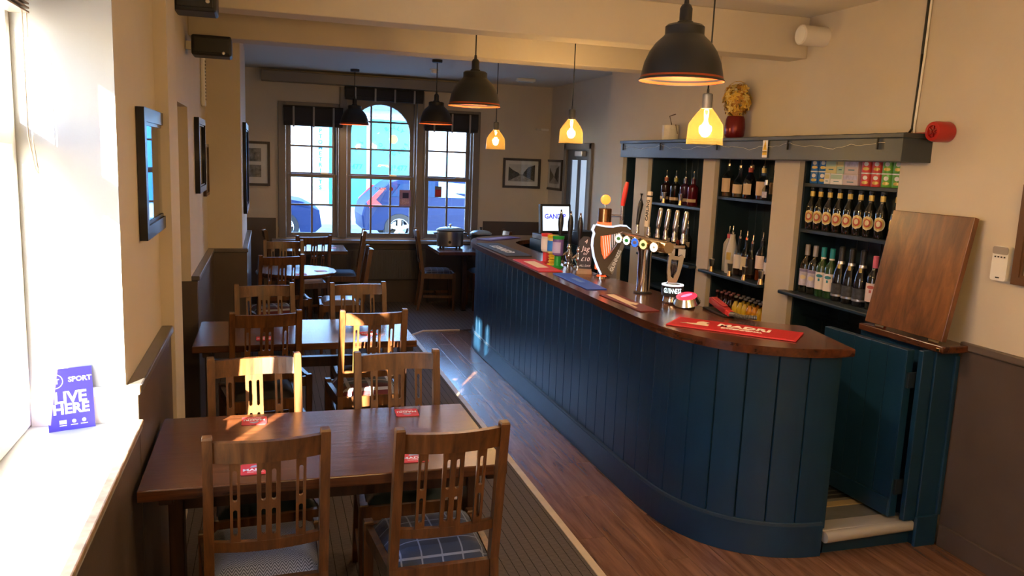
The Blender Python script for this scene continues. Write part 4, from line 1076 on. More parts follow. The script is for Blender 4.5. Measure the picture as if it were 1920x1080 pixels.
# ---- middle bay, mixers
pc = proto_bottle('cola'); pj = proto_bottle('juice'); po = proto_bottle('juice_orange')
first = {'cola': True, 'juice': True, 'juice_orange': True}
def mixer(kind, pt, loc, label):
    o = pt if first[kind] else dup(pt); first[kind] = False
    o.location = loc; o['label'] = label; o['group'] = 'small mixer bottles under the middle bay'; o.name = 'mixer_bottle'
for i in range(4):
    for r_ in range(2):
        mixer('cola', pc, (3.26 + 0.062 * r_, 5.275 - i * 0.062, 0.7005), '%s small cola bottle from the left, %s row under the middle bay' % (ORD[i], ('front', 'back')[r_]))
for i in range(7):
    for r_ in range(2):
        k, pt = ('juice', pj) if i in (0, 1, 2, 5) else ('juice_orange', po)
        mixer(k, pt, (3.26 + 0.062 * r_, 5.02 - i * 0.0605, 0.7005), '%s small %s juice bottle from the left, %s row under the middle bay' % (ORD[i], 'yellow' if k == 'juice' else 'orange', ('front', 'back')[r_]))
# ---- left bay
S = 1.4955
for i, (y, g, cm, lab) in enumerate(((6.29, COLA, mat('copper_collar', (0.50, 0.14, 0.06), 0.4), 'dark liqueur bottle with copper collar, leftmost on left bay upper shelf'),
                                     (6.12, DARKG, mat('olive_collar', (0.36, 0.34, 0.06), 0.4), 'dark liqueur bottle with olive collar, second on left bay upper shelf'),
                                     (5.955, PURP, PURP, 'purple liqueur bottle, third on left bay upper shelf'), (5.825, RUBY, RUBY, 'ruby red liqueur bottle, right end of left bay upper shelf'))):
    spirit(lab, (3.30, y, S), g, bprof(0.045, 0.15, 0.175, 0.215, 0.016), KRAFT, (0.03, 0.055), 1.2, collar=cm)
for i, y in enumerate((6.20, 6.03, 5.86)):
    spirit('%s dark bottle with banded label from the left, left bay lower shelf' % ORD[i], (3.30, y, 1.0505), DARKG, bprof(0.04, 0.16, 0.22, 0.26), (LWH, LREDI, KRAFT)[i], (0.11, 0.15), 1.1)
for i, y in enumerate((6.28, 6.12, 5.95, 5.78)):
    spirit('%s short bottle with white label from the left, front of left bay lower shelf' % ORD[i], (3.225, y, 1.0505), DARKG, bprof(0.038, 0.11, 0.14, 0.165), LWH, (0.03, 0.10), 1.1, pour=False, cap=BLACKP)
# ---- upturned wine glasses
gl = None
for i, (x, y) in enumerate([(3.27, v * K) for v in (4.279, 4.205, 4.128, 4.050, 3.972, 3.850)] + [(3.37, v * K) for v in (4.25, 4.16, 4.07, 3.98)]):
    if gl is None:
        gl = o = thing('wine_glass', 'x', 'glass')
        lathe_obj('bowl', [(0.033, 0.0), (0.038, 0.03), (0.036, 0.06), (0.024, 0.085), (0.005, 0.096)], CLEARG, gl, 18); lathe_obj('stem', [(0.0045, 0.096), (0.0038, 0.13), (0.0045, 0.165)], CLEARG, gl, 8)
        lathe_obj('foot', [(0.004, 0.165), (0.02, 0.172), (0.034, 0.175), (0.034, 0.178), (0, 0.178)], CLEARG, gl, 18)
    else: o = dup(gl)
    o.location = (x, y, 0.7305); o['group'] = 'upturned wine glasses below the wine shelf'
    o['label'] = '%s upturned wine glass from the left in the %s row below the wine shelf' % (ORD[i if i < 6 else i - 6], 'front' if i < 6 else 'back')
tag(obj('red_napkin', sheet([(-0.03, 0), (0.035, 0), (0.03, 0.05), (0.0, 0.06)], (), 0.01, frame((0, 0, 0), (0.1, -1, 0), (0, 0, 1))), mat('red_cloth', (0.5, 0.04, 0.03), 0.8), loc=(3.10, 3.515, 0.985)), 'small folded red cloth behind the raised flap ledge', 'cloth')
bpy.data.objects['red_napkin'].location = (3.13, 3.44, 1.0205)

# ---- on top of the cornice
cu_ = thing('white_mug', 'white textured mug with a dry twig on the cornice', 'mug', (3.10, 5.90, 2.0125))
lathe_obj('cup', [(0, 0), (0.058, 0), (0.064, 0.01), (0.068, 0.118), (0.063, 0.118), (0.06, 0.015), (0, 0.012)], mat('mug_white', (0.72, 0.68, 0.60), 0.3, bump=0.6, bscale=35), cu_)
bm = bm_new(); tube(bm, [(0.01, 0, 0.05), (0.015, 0.02, 0.13), (0.0, 0.03, 0.19), (0.02, -0.03, 0.205)], 0.004, 6); tube(bm, [(0.01, -0.01, 0.1), (0.0, -0.08, 0.12), (0.01, -0.10, 0.05)], 0.003, 5); obj('twig', bm, mat('dry_twig', (0.10, 0.06, 0.04), 0.8), cu_)
va = thing('red_vase', 'shiny dark red vase of dried yellow flowers on the cornice', 'vase', (3.10, 4.965, 2.0125))
lathe_obj('pot', [(0, 0), (0.052, 0), (0.066, 0.02), (0.070, 0.07), (0.064, 0.13), (0.056, 0.15), (0.050, 0.15), (0.055, 0.12), (0, 0.10)], mat('metallic_red', (0.16, 0.012, 0.016), 0.28, 0.4), va, 28)
fl_ = thing('dried_flowers', 'bunch of dried yellow hydrangea standing in the red vase', 'flowers', (3.10, 4.965, 2.12))
bm = bm_new(); tube(bm, [(0, 0, 0), (0.005, 0, 0.06), (0, 0, 0.2)], 0.006, 6); obj('stem', bm, MATS['dry_twig'], fl_)
random.seed(11)
FLW = [mat('petal_gold', (0.72, 0.45, 0.06), 0.7), mat('petal_pale', (0.75, 0.58, 0.18), 0.7), mat('petal_amber', (0.50, 0.24, 0.04), 0.7)]
for q in range(3):
    bm = bm_new()
    for k in range(75):
        th, z = random.uniform(0, 2 * PI), random.uniform(-1, 1); rr = math.sqrt(1 - z * z)
        rad = random.uniform(0.72, 1.10)
        c = Vector((0.085 * rr * math.cos(th) * rad, 0.100 * rr * math.sin(th) * rad, 0.155 + 0.110 * z * rad))
        nrm = Vector((rr * math.cos(th), rr * math.sin(th), z * 0.7 + 0.2)).normalized()
        a = nrm.cross(Vector((0.3, 0.2, 1))).normalized(); b = nrm.cross(a)
        for j in range(4):
            d = a * math.cos(j * PI / 2 + k) + b * math.sin(j * PI / 2 + k); e = nrm.cross(d)
            vs_ = [bm.verts.new(c), bm.verts.new(c + d * 0.013 + e * 0.009 + nrm * 0.003), bm.verts.new(c + d * 0.030 + nrm * random.uniform(-0.002, 0.006)), bm.verts.new(c + d * 0.013 - e * 0.009 + nrm * 0.003)]
            bm.faces.new(vs_)
    o = obj('florets', bm, FLW[q], fl_); o['kind'] = 'stuff'

# ---- right wall fittings
al = thing('fire_alarm', 'round red fire alarm sounder on the right wall', 'alarm', (XR, 3.20, 2.02))
Ma = Matrix.Rotation(-PI / 2, 4, 'Y')
bm = bm_new(); lathe(bm, [(0.046, 0), (0.05, 0.01), (0.05, 0.085), (0.045, 0.10), (0.030, 0.102), (0.028, 0.09), (0, 0.09)], 28, M=Ma); obj('housing', bm, mat('alarm_red', (0.42, 0.02, 0.015), 0.3), al)
bm = bm_new()
for k in range(6): box(bm, 0.006, 0.028, -0.004, 0.004, 0.09, 0.098, M=Ma @ Matrix.Rotation(k * PI / 3, 4, 'Z'))
obj('grille', bm, mat('alarm_red_dark', (0.25, 0.01, 0.01), 0.4), al)
bm = bm_new(); tube(bm, [(-0.012, 0.04, 0.0), (-0.012, 0.20, -0.004), (-0.012, 0.24, -0.006)], 0.006, 6); obj('red_cable', bm, MATS['alarm_red'], al)
cb = thing('wall_cable', 'black and white cables clipped up the right wall to the ceiling', 'cable', (XR, 3.43, 2.014))
bm = bm_new(); tube(bm, [(-0.008, 0.10, 0.006), (-0.008, 0.02, 0.006), (-0.008, 0.0, 0.03), (-0.008, -0.01, 0.4), (-0.008, -0.015, 0.72)], 0.007, 6); obj('black_cable', bm, BLACKP, cb)
bm = bm_new(); tube(bm, [(-0.008, -0.016, 0.0), (-0.008, -0.014, 0.05), (-0.008, -0.028, 0.4), (-0.008, -0.033, 0.72)], 0.006, 6); obj('white_cable', bm, WPLAST, cb)
bm = bm_new(); random.seed(5); tube(bm, [(-0.02 + 0.008 * math.sin(i * 0.9), 0.02 + i * 0.075, 0.005 + 0.003 * (i % 3 == 0)) for i in range(22)], 0.0045, 6); obj('top_cable', bm, BLACKP, cb)
bm = bm_new(); tube(bm, [(-0.035 + 0.01 * math.sin(i * 0.7 + 1), 0.25 + i * 0.07, 0.004) for i in range(18)], 0.004, 6); obj('top_cable', bm, WPLAST, cb)
cyl = thing('wall_speaker', 'white cylindrical fitting high on the right wall by the beam', 'wall fitting', (XR, 4.21, 2.60))
bm = bm_new(); lathe(bm, [(0.0, 0.17), (0.054, 0.17), (0.058, 0.165), (0.058, 0.0), (0, 0)], 28, M=Ma); obj('housing', bm, mat('offwhite_plastic', (0.70, 0.66, 0.62), 0.5), cyl)
bm = bm_new(); lathe(bm, [(0.0, 0.172), (0.048, 0.172), (0.048, 0.169)], 28, M=Ma); obj('front_disc', bm, WPLAST, cyl)
se = thing('wall_sensor', 'white rounded alarm sensor with grey top on the right wall', 'sensor', (XR, 2.795, 1.35))
obj('case', sheet(rrect(0.082, 0.155, 0.012), (), 0.03, frame((-0.015, 0, 0.078), (0, -1, 0), (0, 0, 1))), WPLAST, se)
obj('grey_top', sheet(rrect(0.080, 0.034, 0.010), (), 0.004, frame((-0.031, 0, 0.137), (0, -1, 0), (0, 0, 1))), mat('grey_plastic', (0.32, 0.29, 0.27), 0.5), se)
bm = bm_new()
for k in range(4): box(bm, -0.0335, -0.030, -0.024 + k * 0.016 - 0.003, -0.024 + k * 0.016 + 0.003, 0.105, 0.111)
box(bm, -0.0335, -0.030, -0.008, 0.010, 0.012, 0.017); obj('marks', bm, BLACKP, se)

def picture(label, loc, rz, w, h, fm, depth, matw, art, fw=0.03, name='picture_frame', glassy=True):
    """hangs with its back on the wall: local x right, z up, faces local -y"""
    t = thing(name, label, 'picture', loc, rz)
    M = Matrix(((1, 0, 0, 0), (0, 0, -1, 0), (0, 1, 0, 0), (0, 0, 0, 1)))
    obj('frame', sheet(rect(-w / 2, w / 2, 0, h), [rect(-w / 2 + fw, w / 2 - fw, fw, h - fw)], depth, Matrix.Translation((0, -depth / 2 - 0.001, 0)) @ M), fm, t)
    obj('frame_lip', sheet(rect(-w / 2 + fw * 0.7, w / 2 - fw * 0.7, fw * 0.7, h - fw * 0.7), [rect(-w / 2 + fw * 1.25, w / 2 - fw * 1.25, fw * 1.25, h - fw * 1.25)], depth * 0.7, Matrix.Translation((0, -depth * 0.35 - 0.001, 0)) @ M), fm, t)
    obj('mount', sheet(rect(-w / 2 + fw * 0.9, w / 2 - fw * 0.9, fw * 0.9, h - fw * 0.9), (), 0.004, Matrix.Translation((0, -0.004, 0)) @ M), matw, t)
    for nm, poly, m_ in art: obj(nm, sheet([(x, z) for x, z in poly], (), 0.001, Matrix.Translation((0, -0.0068 - 0.0006 * art.index((nm, poly, m_)), 0)) @ M), m_, t)
    if glassy: bxo('glass_pane', (-w / 2 + fw, w / 2 - fw, -0.017, -0.015, fw, h - fw), PICG, t)
    return t
SEPIA = mat('photo_grey', (0.20, 0.20, 0.20), 0.7, var=0.6, vscale=25); PHSKY = mat('photo_sky', (0.55, 0.56, 0.56), 0.7, var=0.1, vscale=10); PHDK = mat('photo_dark', (0.06, 0.06, 0.06), 0.7, var=0.6, vscale=60); PHROAD = mat('photo_road', (0.34, 0.33, 0.32), 0.7, var=0.3, vscale=40)
DKFR = mat('dark_wood_frame', (0.05, 0.038, 0.034), 0.4); MOUNT = mat('mount_board', (0.72, 0.71, 0.68), 0.7); MOUNTD = mat('dark_print', (0.10, 0.09, 0.08), 0.6, var=0.5, vscale=20)
def street(w, h, mx, mz0, mz1):
    x0, x1 = -w / 2 + mx, w / 2 - mx; z0, z1 = mz0, h - mz1; W = x1 - x0; H_ = z1 - z0
    return [('photo_sky', rect(x0, x1, z0, z1), PHSKY), ('photo_road', [(x0, z0), (x1, z0), (x0 + 0.55 * W, z0 + 0.42 * H_), (x0 + 0.42 * W, z0 + 0.42 * H_)], PHROAD),
            ('photo_houses', [(x0, z0 + 0.02 * H_), (x0 + 0.42 * W, z0 + 0.36 * H_), (x0 + 0.40 * W, z0 + 0.48 * H_), (x0 + 0.16 * W, z0 + 0.66 * H_), (x0, z0 + 0.86 * H_)], PHDK),
            ('photo_houses', [(x1, z0 + 0.02 * H_), (x0 + 0.55 * W, z0 + 0.36 * H_), (x0 + 0.57 * W, z0 + 0.52 * H_), (x0 + 0.74 * W, z0 + 0.84 * H_), (x1, z0 + 0.98 * H_)], PHDK)]
picture('framed black and white street photograph right of the far windows', (3.11, YF - 0.001, 1.46), 0, 0.50, 0.375, DKFR, 0.022, MOUNT, street(0.50, 0.375, 0.075, 0.085, 0.075), 0.024)
picture('framed grey photograph on the far right wall beside the door', (3.479, 9.64, 1.455), -PI / 2 + PI, 0.55, 0.38, DKFR, 0.022, MOUNT, street(0.55, 0.38, 0.10, 0.08, 0.07), 0.024) if False else None
pR = picture('framed grey photograph on the far right wall beside the door', (3.479, 9.62, 1.455), -PI / 2, 0.56, 0.38, DKFR, 0.022, MOUNT, street(0.56, 0.38, 0.11, 0.08, 0.07), 0.024)
pL = picture('dark framed pair of old photographs left of the far windows', (-0.19, YF - 0.001, 1.40), 0, 0.46, 0.51, DKFR, 0.022, MOUNT,
        [('photo', rect(-0.13, 0.13, 0.28, 0.43), SEPIA), ('photo', rect(-0.13, 0.13, 0.10, 0.24), SEPIA)], 0.024)
BLFR = mat('black_frame', (0.018, 0.019, 0.022), 0.3)
# pictures on the left wall face +x
picture('large black framed glazed picture on the left wall reflecting the far window', (-0.444, 3.52, 1.46), PI / 2, 0.70, 0.48, BLFR, 0.028, MOUNTD, [], 0.05)
picture('black framed certificate on the left wall beyond the recess', (-0.444, 5.91, 1.51), PI / 2, 0.58, 0.49, BLFR, 0.030, MOUNT, [('text_panel', rect(-0.19, 0.19, 0.08, 0.41), mat('cream_print', (0.55, 0.50, 0.40), 0.7, var=0.35, vscale=45))], 0.04)
picture('thin brown framed picture on the left wall next to the step', (-0.444, 6.46, 1.455), PI / 2, 0.34, 0.38, mat('brown_frame', (0.10, 0.06, 0.04), 0.4), 0.022, KRAFT, [], 0.022)
picture('dark framed board seen edge on at the far left pier', (-0.189, 7.62, 1.27), PI / 2, 0.95, 0.76, BLFR, 0.028, MOUNTD, [], 0.05)
picture('brown wooden framed picture cut by the right edge of the photo', (XR - 0.001, 2.44, 1.345), -PI / 2, 0.58, 0.44, mat('walnut_frame', (0.12, 0.06, 0.03), 0.35), 0.025, mat('ivory_mount', (0.70, 0.62, 0.46), 0.7), [('print', rect(-0.2, 0.2, 0.09, 0.35), SEPIA)], 0.035)
ve = thing('wall_vent', 'slim white slotted vent on the left wall above the small pictures', 'vent', (-0.444, 6.30, 2.10))
bxo('case', (0.0, 0.03, -0.045, 0.045, 0.0, 0.36), WPLAST, ve, bev=0.01)
bm = bm_new()
for k in range(12): box(bm, 0.030, 0.033, -0.025, 0.025, 0.045 + k * 0.024, 0.057 + k * 0.024)
obj('slots', bm, mat('slot_grey', (0.12, 0.11, 0.10), 0.6), ve)
def speaker(label, loc, w, d, h):
    t = thing('loudspeaker', label, 'loudspeaker', loc, 0, 'black wall loudspeakers')
    bxo('cabinet', (0.03, 0.03 + w, -d / 2, d / 2, 0.0, h), BLACKP, t, bev=0.012)
    bxo('grille', (0.045, 0.015 + w, -d / 2 - 0.008, -d / 2, 0.015, h - 0.015), BLACK, t, bev=0.004)
    bxo('bracket', (-0.004, 0.035, -0.03, 0.03, h * 0.3, h * 0.7), STEEL, t)
    bm = bm_new(); lathe(bm, [(0, 0), (0.010, 0), (0.008, 0.006), (0, 0.007)], 14, M=Matrix.Translation((0.03 + w * 0.80, -d / 2 - 0.008, h * 0.15)) @ Matrix.Rotation(PI / 2, 4, 'X')); obj('badge', bm, STEEL, t)
speaker('black loudspeaker at the top left under the near beam', (-0.436, 4.22, 2.428), 0.19, 0.20, 0.29)
speaker('smaller black loudspeaker on the left wall before the second beam', (-0.440, 5.20, 2.335), 0.22, 0.18, 0.115)
# ================================================================== LAMPS
GLOW = mat('filament_glow', (1, 0.6, 0.2), 0.5, emit=(1.0, 0.60, 0.22), estr=40.0)
GLOWW = mat('bulb_glow', (1, 0.7, 0.35), 0.5, emit=(1.0, 0.50, 0.14), estr=12.0)
def point(parent, z, energy, col, r=0.03):
    l = bpy.data.lights.new('bulb_light', 'POINT'); l.energy = energy; l.color = col; l.shadow_soft_size = r
    o = bpy.data.objects.new('bulb_light', l); COL.objects.link(o); o.parent = parent; o.location = (0, 0, z)
DOME = [(0.165, 0), (0.1655, 0.004), (0.159, 0.012), (0.156, 0.03), (0.147, 0.07), (0.130, 0.11), (0.108, 0.142), (0.078, 0.170), (0.075, 0.176), (0.075, 0.204), (0.066, 0.212), (0.033, 0.213), (0.030, 0.224), (0.024, 0.227), (0.024, 0.272), (0.018, 0.285), (0.010, 0.290), (0.008, 0.312), (0, 0.312)]
INNER = [(0.1635, 0.001), (0.154, 0.03), (0.144, 0.07), (0.127, 0.108), (0.105, 0.139), (0.074, 0.166), (0, 0.17)]
def dome_lamp(label, x, y, z, zc=2.735, watts=5):
    t = thing('pendant_lamp', label, 'pendant lamp', (x, y, z), 0, 'black dome pendant lamps')
    s = lathe_obj('shade', DOME, CHARC, t, 48); lathe_obj('copper_lining', INNER, COPPER, s, 48)
    lathe_obj('bulb', [(0, 0.045), (0.02, 0.05), (0.030, 0.075), (0.022, 0.105), (0.013, 0.125), (0.013, 0.165)], GLOWW, t, 16)
    bm = bm_new(); tube(bm, [(0, 0, 0.31), (0, 0, zc - z - 0.02)], 0.0045, 8); obj('cord', bm, BLACKP, t)
    lathe_obj('ceiling_rose', [(0, zc - z - 0.0005), (0.05, zc - z - 0.0005), (0.05, zc - z - 0.022), (0.045, zc - z - 0.028), (0, zc - z - 0.028)], CHARC, t, 24)
    point(t, 0.030, watts, (1.0, 0.70, 0.42), 0.028)
dome_lamp('large black dome pendant with copper lining, nearest the camera over the bar', 1.545, 2.88, 2.13)
dome_lamp('black dome pendant hanging between the two ceiling beams', 1.255, 5.02, 2.13)
dome_lamp('black dome pendant before the right far window', 1.585, 7.86, 2.125, watts=2.2)
dome_lamp('black dome pendant before the centre far window, smallest in view', 0.945, 9.27, 2.13, watts=2.2)
def amber_lamp(label, x, y, z, zc=2.735, watts=15):
    t = thing('glass_pendant', label, 'pendant lamp', (x, y, z), 0, 'amber glass pendants over the bar')
    lathe_obj('glass_shade', [(0.077, 0), (0.075, 0.03), (0.0735, 0.075), (0.070, 0.088), (0.054, 0.112), (0.038, 0.134), (0.030, 0.142), (0.024, 0.152)], AMBERG, t, 36)
    lathe_obj('lamp_holder', [(0, 0.150), (0.0215, 0.150), (0.0215, 0.208), (0.018, 0.212), (0.006, 0.214), (0.005, 0.232), (0, 0.232)], mat('grey_holder', (0.05, 0.05, 0.052), 0.5), t, 20)
    lathe_obj('bulb', [(0, 0.032), (0.014, 0.036), (0.022, 0.052), (0.020, 0.070), (0.010, 0.094)], GLOW, t, 18)
    bm = bm_new(); tube(bm, [(0, 0, 0.23), (0, 0, zc - z - 0.015)], 0.0035, 8); obj('cord', bm, BLACKP, t)
    lathe_obj('ceiling_rose', [(0, zc - z - 0.0005), (0.04, zc - z - 0.0005), (0.04, zc - z - 0.02), (0, zc - z - 0.022)], CHARC, t, 20)
    point(t, 0.055, watts, (1.0, 0.77, 0.51), 0.03)
amber_lamp('glowing amber glass pendant nearest the camera, before the cornice', 1.784, 3.085, 1.90)
amber_lamp('glowing amber glass pendant in the middle, above the till', 1.862, 4.88, 1.925, watts=12)
amber_lamp('farthest glowing amber glass pendant, beside the right far window', 1.738, 6.22, 1.885, watts=7)
amber_lamp('unseen amber glass pendant added behind the camera as warm fill near the right wall', 2.05, 0.75, 1.95, watts=38)  # out of view, added as warm fill for the foreground
amber_lamp('unseen amber glass pendant added behind the camera as warm fill near the left wall', 0.55, -0.55, 1.95, watts=38)  # second unseen lamp added for warm fill
el = thing('emergency_light', 'white ceiling emergency light in the far right of the room', 'ceiling light', (2.84, 8.98, 2.7345))
bxo('case', (-0.11, 0.11, -0.045, 0.045, -0.035, 0.0), WPLAST, el, bev=0.012); bxo('lens', (-0.08, 0.08, -0.03, 0.03, -0.042, -0.034), mat('pale_lens', (0.6, 0.7, 0.85), 0.2), el, bev=0.004)
sd = thing('smoke_detector', 'round white smoke detector on the far ceiling', 'smoke detector', (1.72, 8.70, 2.7345))
lathe_obj('base', [(0, 0), (0.05, 0), (0.05, -0.015), (0.04, -0.02)], WPLAST, sd, 20); lathe_obj('chamber', [(0.038, -0.018), (0.034, -0.042), (0.02, -0.05), (0, -0.05)], WPLAST, sd, 20)
jb = thing('wall_box', 'small white junction box and pipe high on the far wall', 'junction box', (3.36, YF - 0.001, 2.19))
bxo('box', (-0.02, 0.08, -0.04, 0.0, 0.0, 0.03), WPLAST, jb, bev=0.004); bm = bm_new(); tube(bm, [(-0.085, -0.015, 0.018), (-0.018, -0.015, 0.018)], 0.010, 8); obj('pipe', bm, WPLAST, jb)

# ================================================================== FAR END
BLIND = mat('blind_cloth', (0.030, 0.030, 0.036), 0.85, bump=0.2, bscale=80); TAPE = mat('blind_tape', (0.34, 0.32, 0.30), 0.8)
def roman(label, x0, x1, z0, z1, n):
    t = thing('roman_blind', label, 'blind', ((x0 + x1) / 2, YF - 0.04, z0), 0, 'gathered roman blinds')
    w = (x1 - x0) / 2; h = z1 - z0
    bxo('headrail', (-w, w, -0.05, 0.0, h - 0.03, h), BLIND, t)
    for k in range(3): bxo('fold', (-w + 0.004, w - 0.004, -0.052 - 0.012 * k, -0.03 + 0.01 * (k == 0), 0.02 * k, h - 0.02 - 0.02 * (2 - k)), BLIND, t, bev=0.008)
    for k in range(n):
        xx = -w + (2 * w) * (k + 0.5) / n
        bxo('tape', (xx - 0.011, xx + 0.011, -0.082, -0.070, -0.012, h - 0.01), TAPE, t, bev=0.003)
roman('gathered dark roman blind above the left far window', 0.19, 0.865, 2.105, 2.335, 3)
roman('gathered dark roman blind above the tall centre window', 0.885, 1.815, 2.435, 2.587, 4)
roman('gathered dark roman blind above the right far window', 1.835, 2.50, 2.12, 2.345, 3)
ra = thing('radiator', 'long dark grey radiator under the far windows', 'radiator', (1.12, YF - 0.075, 0.30))
bxo('panel', (-0.76, 0.76, -0.03, 0.03, 0.0, 0.37), mat('radiator_dark', (0.055, 0.050, 0.048), 0.4), ra, bev=0.006)
bm = bm_new()
for k in range(46): box(bm, -0.745 + k * 0.0325, -0.730 + k * 0.0325, -0.037, -0.029, 0.025, 0.345)
obj('ridges', bm, mat('radiator_dark', (0.055, 0.050, 0.048), 0.4), ra)
for s in (-1, 1): bxo('wall_bracket', (s * 0.5 - 0.02, s * 0.5 + 0.02, 0.03, 0.064, 0.05, 0.32), STEEL, ra)
bm = bm_new(); tube(bm, [(0.74, 0.0, 0.03), (0.80, 0.0, 0.03), (0.80, 0.0, -0.294)], 0.010, 8); tube(bm, [(-0.74, 0.0, 0.03), (-0.80, 0.0, 0.03), (-0.80, 0.0, -0.294)], 0.010, 8); obj('pipes', bm, mat('radiator_dark', (0.055, 0.050, 0.048), 0.4), ra)

def cooker(label, loc, rx, ry, h, bm_, rim):
    t = thing('slow_cooker', label, 'slow cooker', loc, 0, 'slow cookers on the small table')
    S_ = Matrix.Diagonal((rx, ry, 1, 1))
    def L(nm, prof, m_, n=32):
        bm = bm_new(); lathe(bm, prof, n, M=S_); return obj(nm, bm, m_, t)
    L('body', [(0, 0.03), (0.92, 0.03), (0.95, 0.045), (0.98, h), (0.9, h), (0, h - 0.01)], bm_)
    L('base', [(0, 0.022), (0.93, 0.022), (0.93, 0.034), (0, 0.034)], BLACKP)
    L('crock_rim', [(0.96, h), (1.04, h + 0.004), (1.04, h + 0.016), (0.9, h + 0.018)], rim)
    L('lid', [(1.0, h + 0.018), (0.8, h + 0.038), (0.4, h + 0.052), (0, h + 0.055)], mat('lid_glass', (0.30, 0.42, 0.48), 0.08, coat=0.5))
    lathe_obj('lid_knob', [(0.012, h + 0.054), (0.009, h + 0.066), (0.018, h + 0.072), (0.016, h + 0.084), (0, h + 0.086)], BLACKP if bm_ is BLACK else STEEL, t, 14)
    for s in (-1, 1):
        bm = bm_new(); tube(bm, [(s * rx * 0.97, -0.03, h - 0.025), (s * (rx + 0.03), -0.02, h - 0.025), (s * (rx + 0.03), 0.02, h - 0.025), (s * rx * 0.97, 0.03, h - 0.025)], 0.007, 8); obj('handle', bm, BLACKP, t)
        for u in (-1, 1): bxo('foot', (s * rx * 0.6 - 0.012, s * rx * 0.6 + 0.012, u * ry * 0.6 - 0.012, u * ry * 0.6 + 0.012, 0.0, 0.024), BLACKP, t)
    lathe_obj('dial', [(0, 0), (0.018, 0), (0.015, 0.014), (0, 0.015)], BLACKP, t, 16).matrix_local = Matrix.Translation((-0.03, -ry * 0.955, 0.08)) @ Matrix.Rotation(PI / 2, 4, 'X')
cooker('oval stainless steel slow cooker with glass lid on the small table', (2.075, 9.28, 0.7505), 0.165, 0.13, 0.20, STEEL, BLACKP)
cooker('smaller black slow cooker half hidden behind the bar end', (2.455, 9.30, 0.7505), 0.13, 0.11, 0.165, BLACK, STEEL)
# window notices
def notice(label, x, z, w, h, base, bands, y=YF + 0.045):
    t = thing('window_notice', label, 'notice', (x, y, z))
    obj('paper', sheet(rect(-w / 2, w / 2, 0, h), (), 0.0012, frame((0, 0, 0), (1, 0, 0), (0, 0, 1))), base, t)
    for nm, (a, b, c_, d), m_ in bands: obj(nm, sheet(rect(a, b, c_, d), (), 0.0012, frame((0, -0.0014, 0), (1, 0, 0), (0, 0, 1))), m_, t)
notice('lilac poster with a dark picture taped in the centre window', 1.630, 1.195, 0.14, 0.20, mat('lilac_paper', (0.42, 0.30, 0.55), 0.7), [('dark_picture', (-0.03, 0.045, 0.10, 0.165), mat('navy_print', (0.03, 0.03, 0.12), 0.6)), ('pattern', (-0.055, 0.055, 0.02, 0.085), mat('lilac_print', (0.60, 0.45, 0.62), 0.7, var=0.5, vscale=60))])
notice('small red and grey notice stuck in the right far window', 2.045, 1.315, 0.085, 0.135, mat('grey_notice', (0.16, 0.17, 0.20), 0.6), [('red_panel', (-0.038, 0.038, 0.01, 0.095), mat('red_notice', (0.45, 0.03, 0.04), 0.6, var=0.4, vscale=80))])
st_ = thing('window_sticker', 'pale mirrored lettering and pink dot stuck on the centre window', 'sticker', (1.36, YF + 0.064, 1.40))
obj('lettering', text_mesh('SPORTS', 0.042, frame((-0.03, 0, 0), (1, 0, 0), (0, 0, 1)), 0.001, 0.0012, sx=-1.0), mat('sticker_white', (0.85, 0.75, 0.80), 0.5), st_)
obj('dot', sheet(circ(0.026), (), 0.001, frame((0.10, 0, 0), (1, 0, 0), (0, 0, 1))), mat('sticker_pink', (0.75, 0.12, 0.28), 0.5), st_)

# ================================================================== LEFT WINDOW SILL
po_ = thing('sill_poster', 'blue and white sports show card standing on the sunny window sill', 'poster', (-0.592, 2.714, 0.9105))
Mp = frame((0, 0, 0.0), (0.122, 0.044, 0), (0.0, 0.035, 0.20))
PB = mat('poster_blue', (0.075, 0.06, 0.62), 0.5)
obj('card', sheet(rect(-0.065, 0.065, 0.0, 0.195), (), 0.002, Mp), PB, po_)
def ptext(s, size, x, y, b=0.0, sx=1.0): obj('lettering', text_mesh(s, size, Mp @ Matrix.Translation((x, y, 0.0016)), 0.0005, b, sx=sx), PAPER, po_)
ptext('LIVE', 0.050, 0.0, 0.102, 0.0016); ptext('HERE', 0.044, 0.0, 0.066, 0.0016); ptext('SPORT', 0.022, 0.030, 0.158, 0.0007); ptext('BT', 0.021, -0.040, 0.155, 0.0007)
obj('ring', sheet(circ(0.023, 32), [circ(0.0205, 32)], 0.0005, Mp @ Matrix.Translation((-0.040, 0.156, 0.0016))), PAPER, po_)
for i, x in enumerate((-0.025, 0.006, 0.034)):
    obj('small_emblem', sheet(rect(-0.010, 0.010, -0.006, 0.006) if i == 0 else circ(0.006, 12), (), 0.0005, Mp @ Matrix.Translation((x, 0.027, 0.0016))), PAPER, po_)
    obj('small_emblem', sheet(rect(-0.010, 0.010, -0.0015, 0.0015), (), 0.0005, Mp @ Matrix.Translation((x, 0.016, 0.0016))), PAPER, po_)
bm = bm_new(); bxo('strut', (-0.01, 0.01, 0.03, 0.033, 0.0, 0.13), PAPER, po_)
bl = thing('slatted_blind', 'raised bundle of brown wooden blind slats at the top of the left window', 'blind', (-0.675, 2.05, 2.165))
SLATW = mat('blind_slat_wood', (0.16, 0.10, 0.07), 0.5, var=0.2, vscale=10)
for k in range(9): bxo('slat', (-0.026, 0.026, -0.65, 0.655, 0.012 * k, 0.012 * k + 0.005), SLATW, bl)
bxo('headrail', (-0.03, 0.03, -0.66, 0.665, 0.108, 0.134), SLATW, bl)
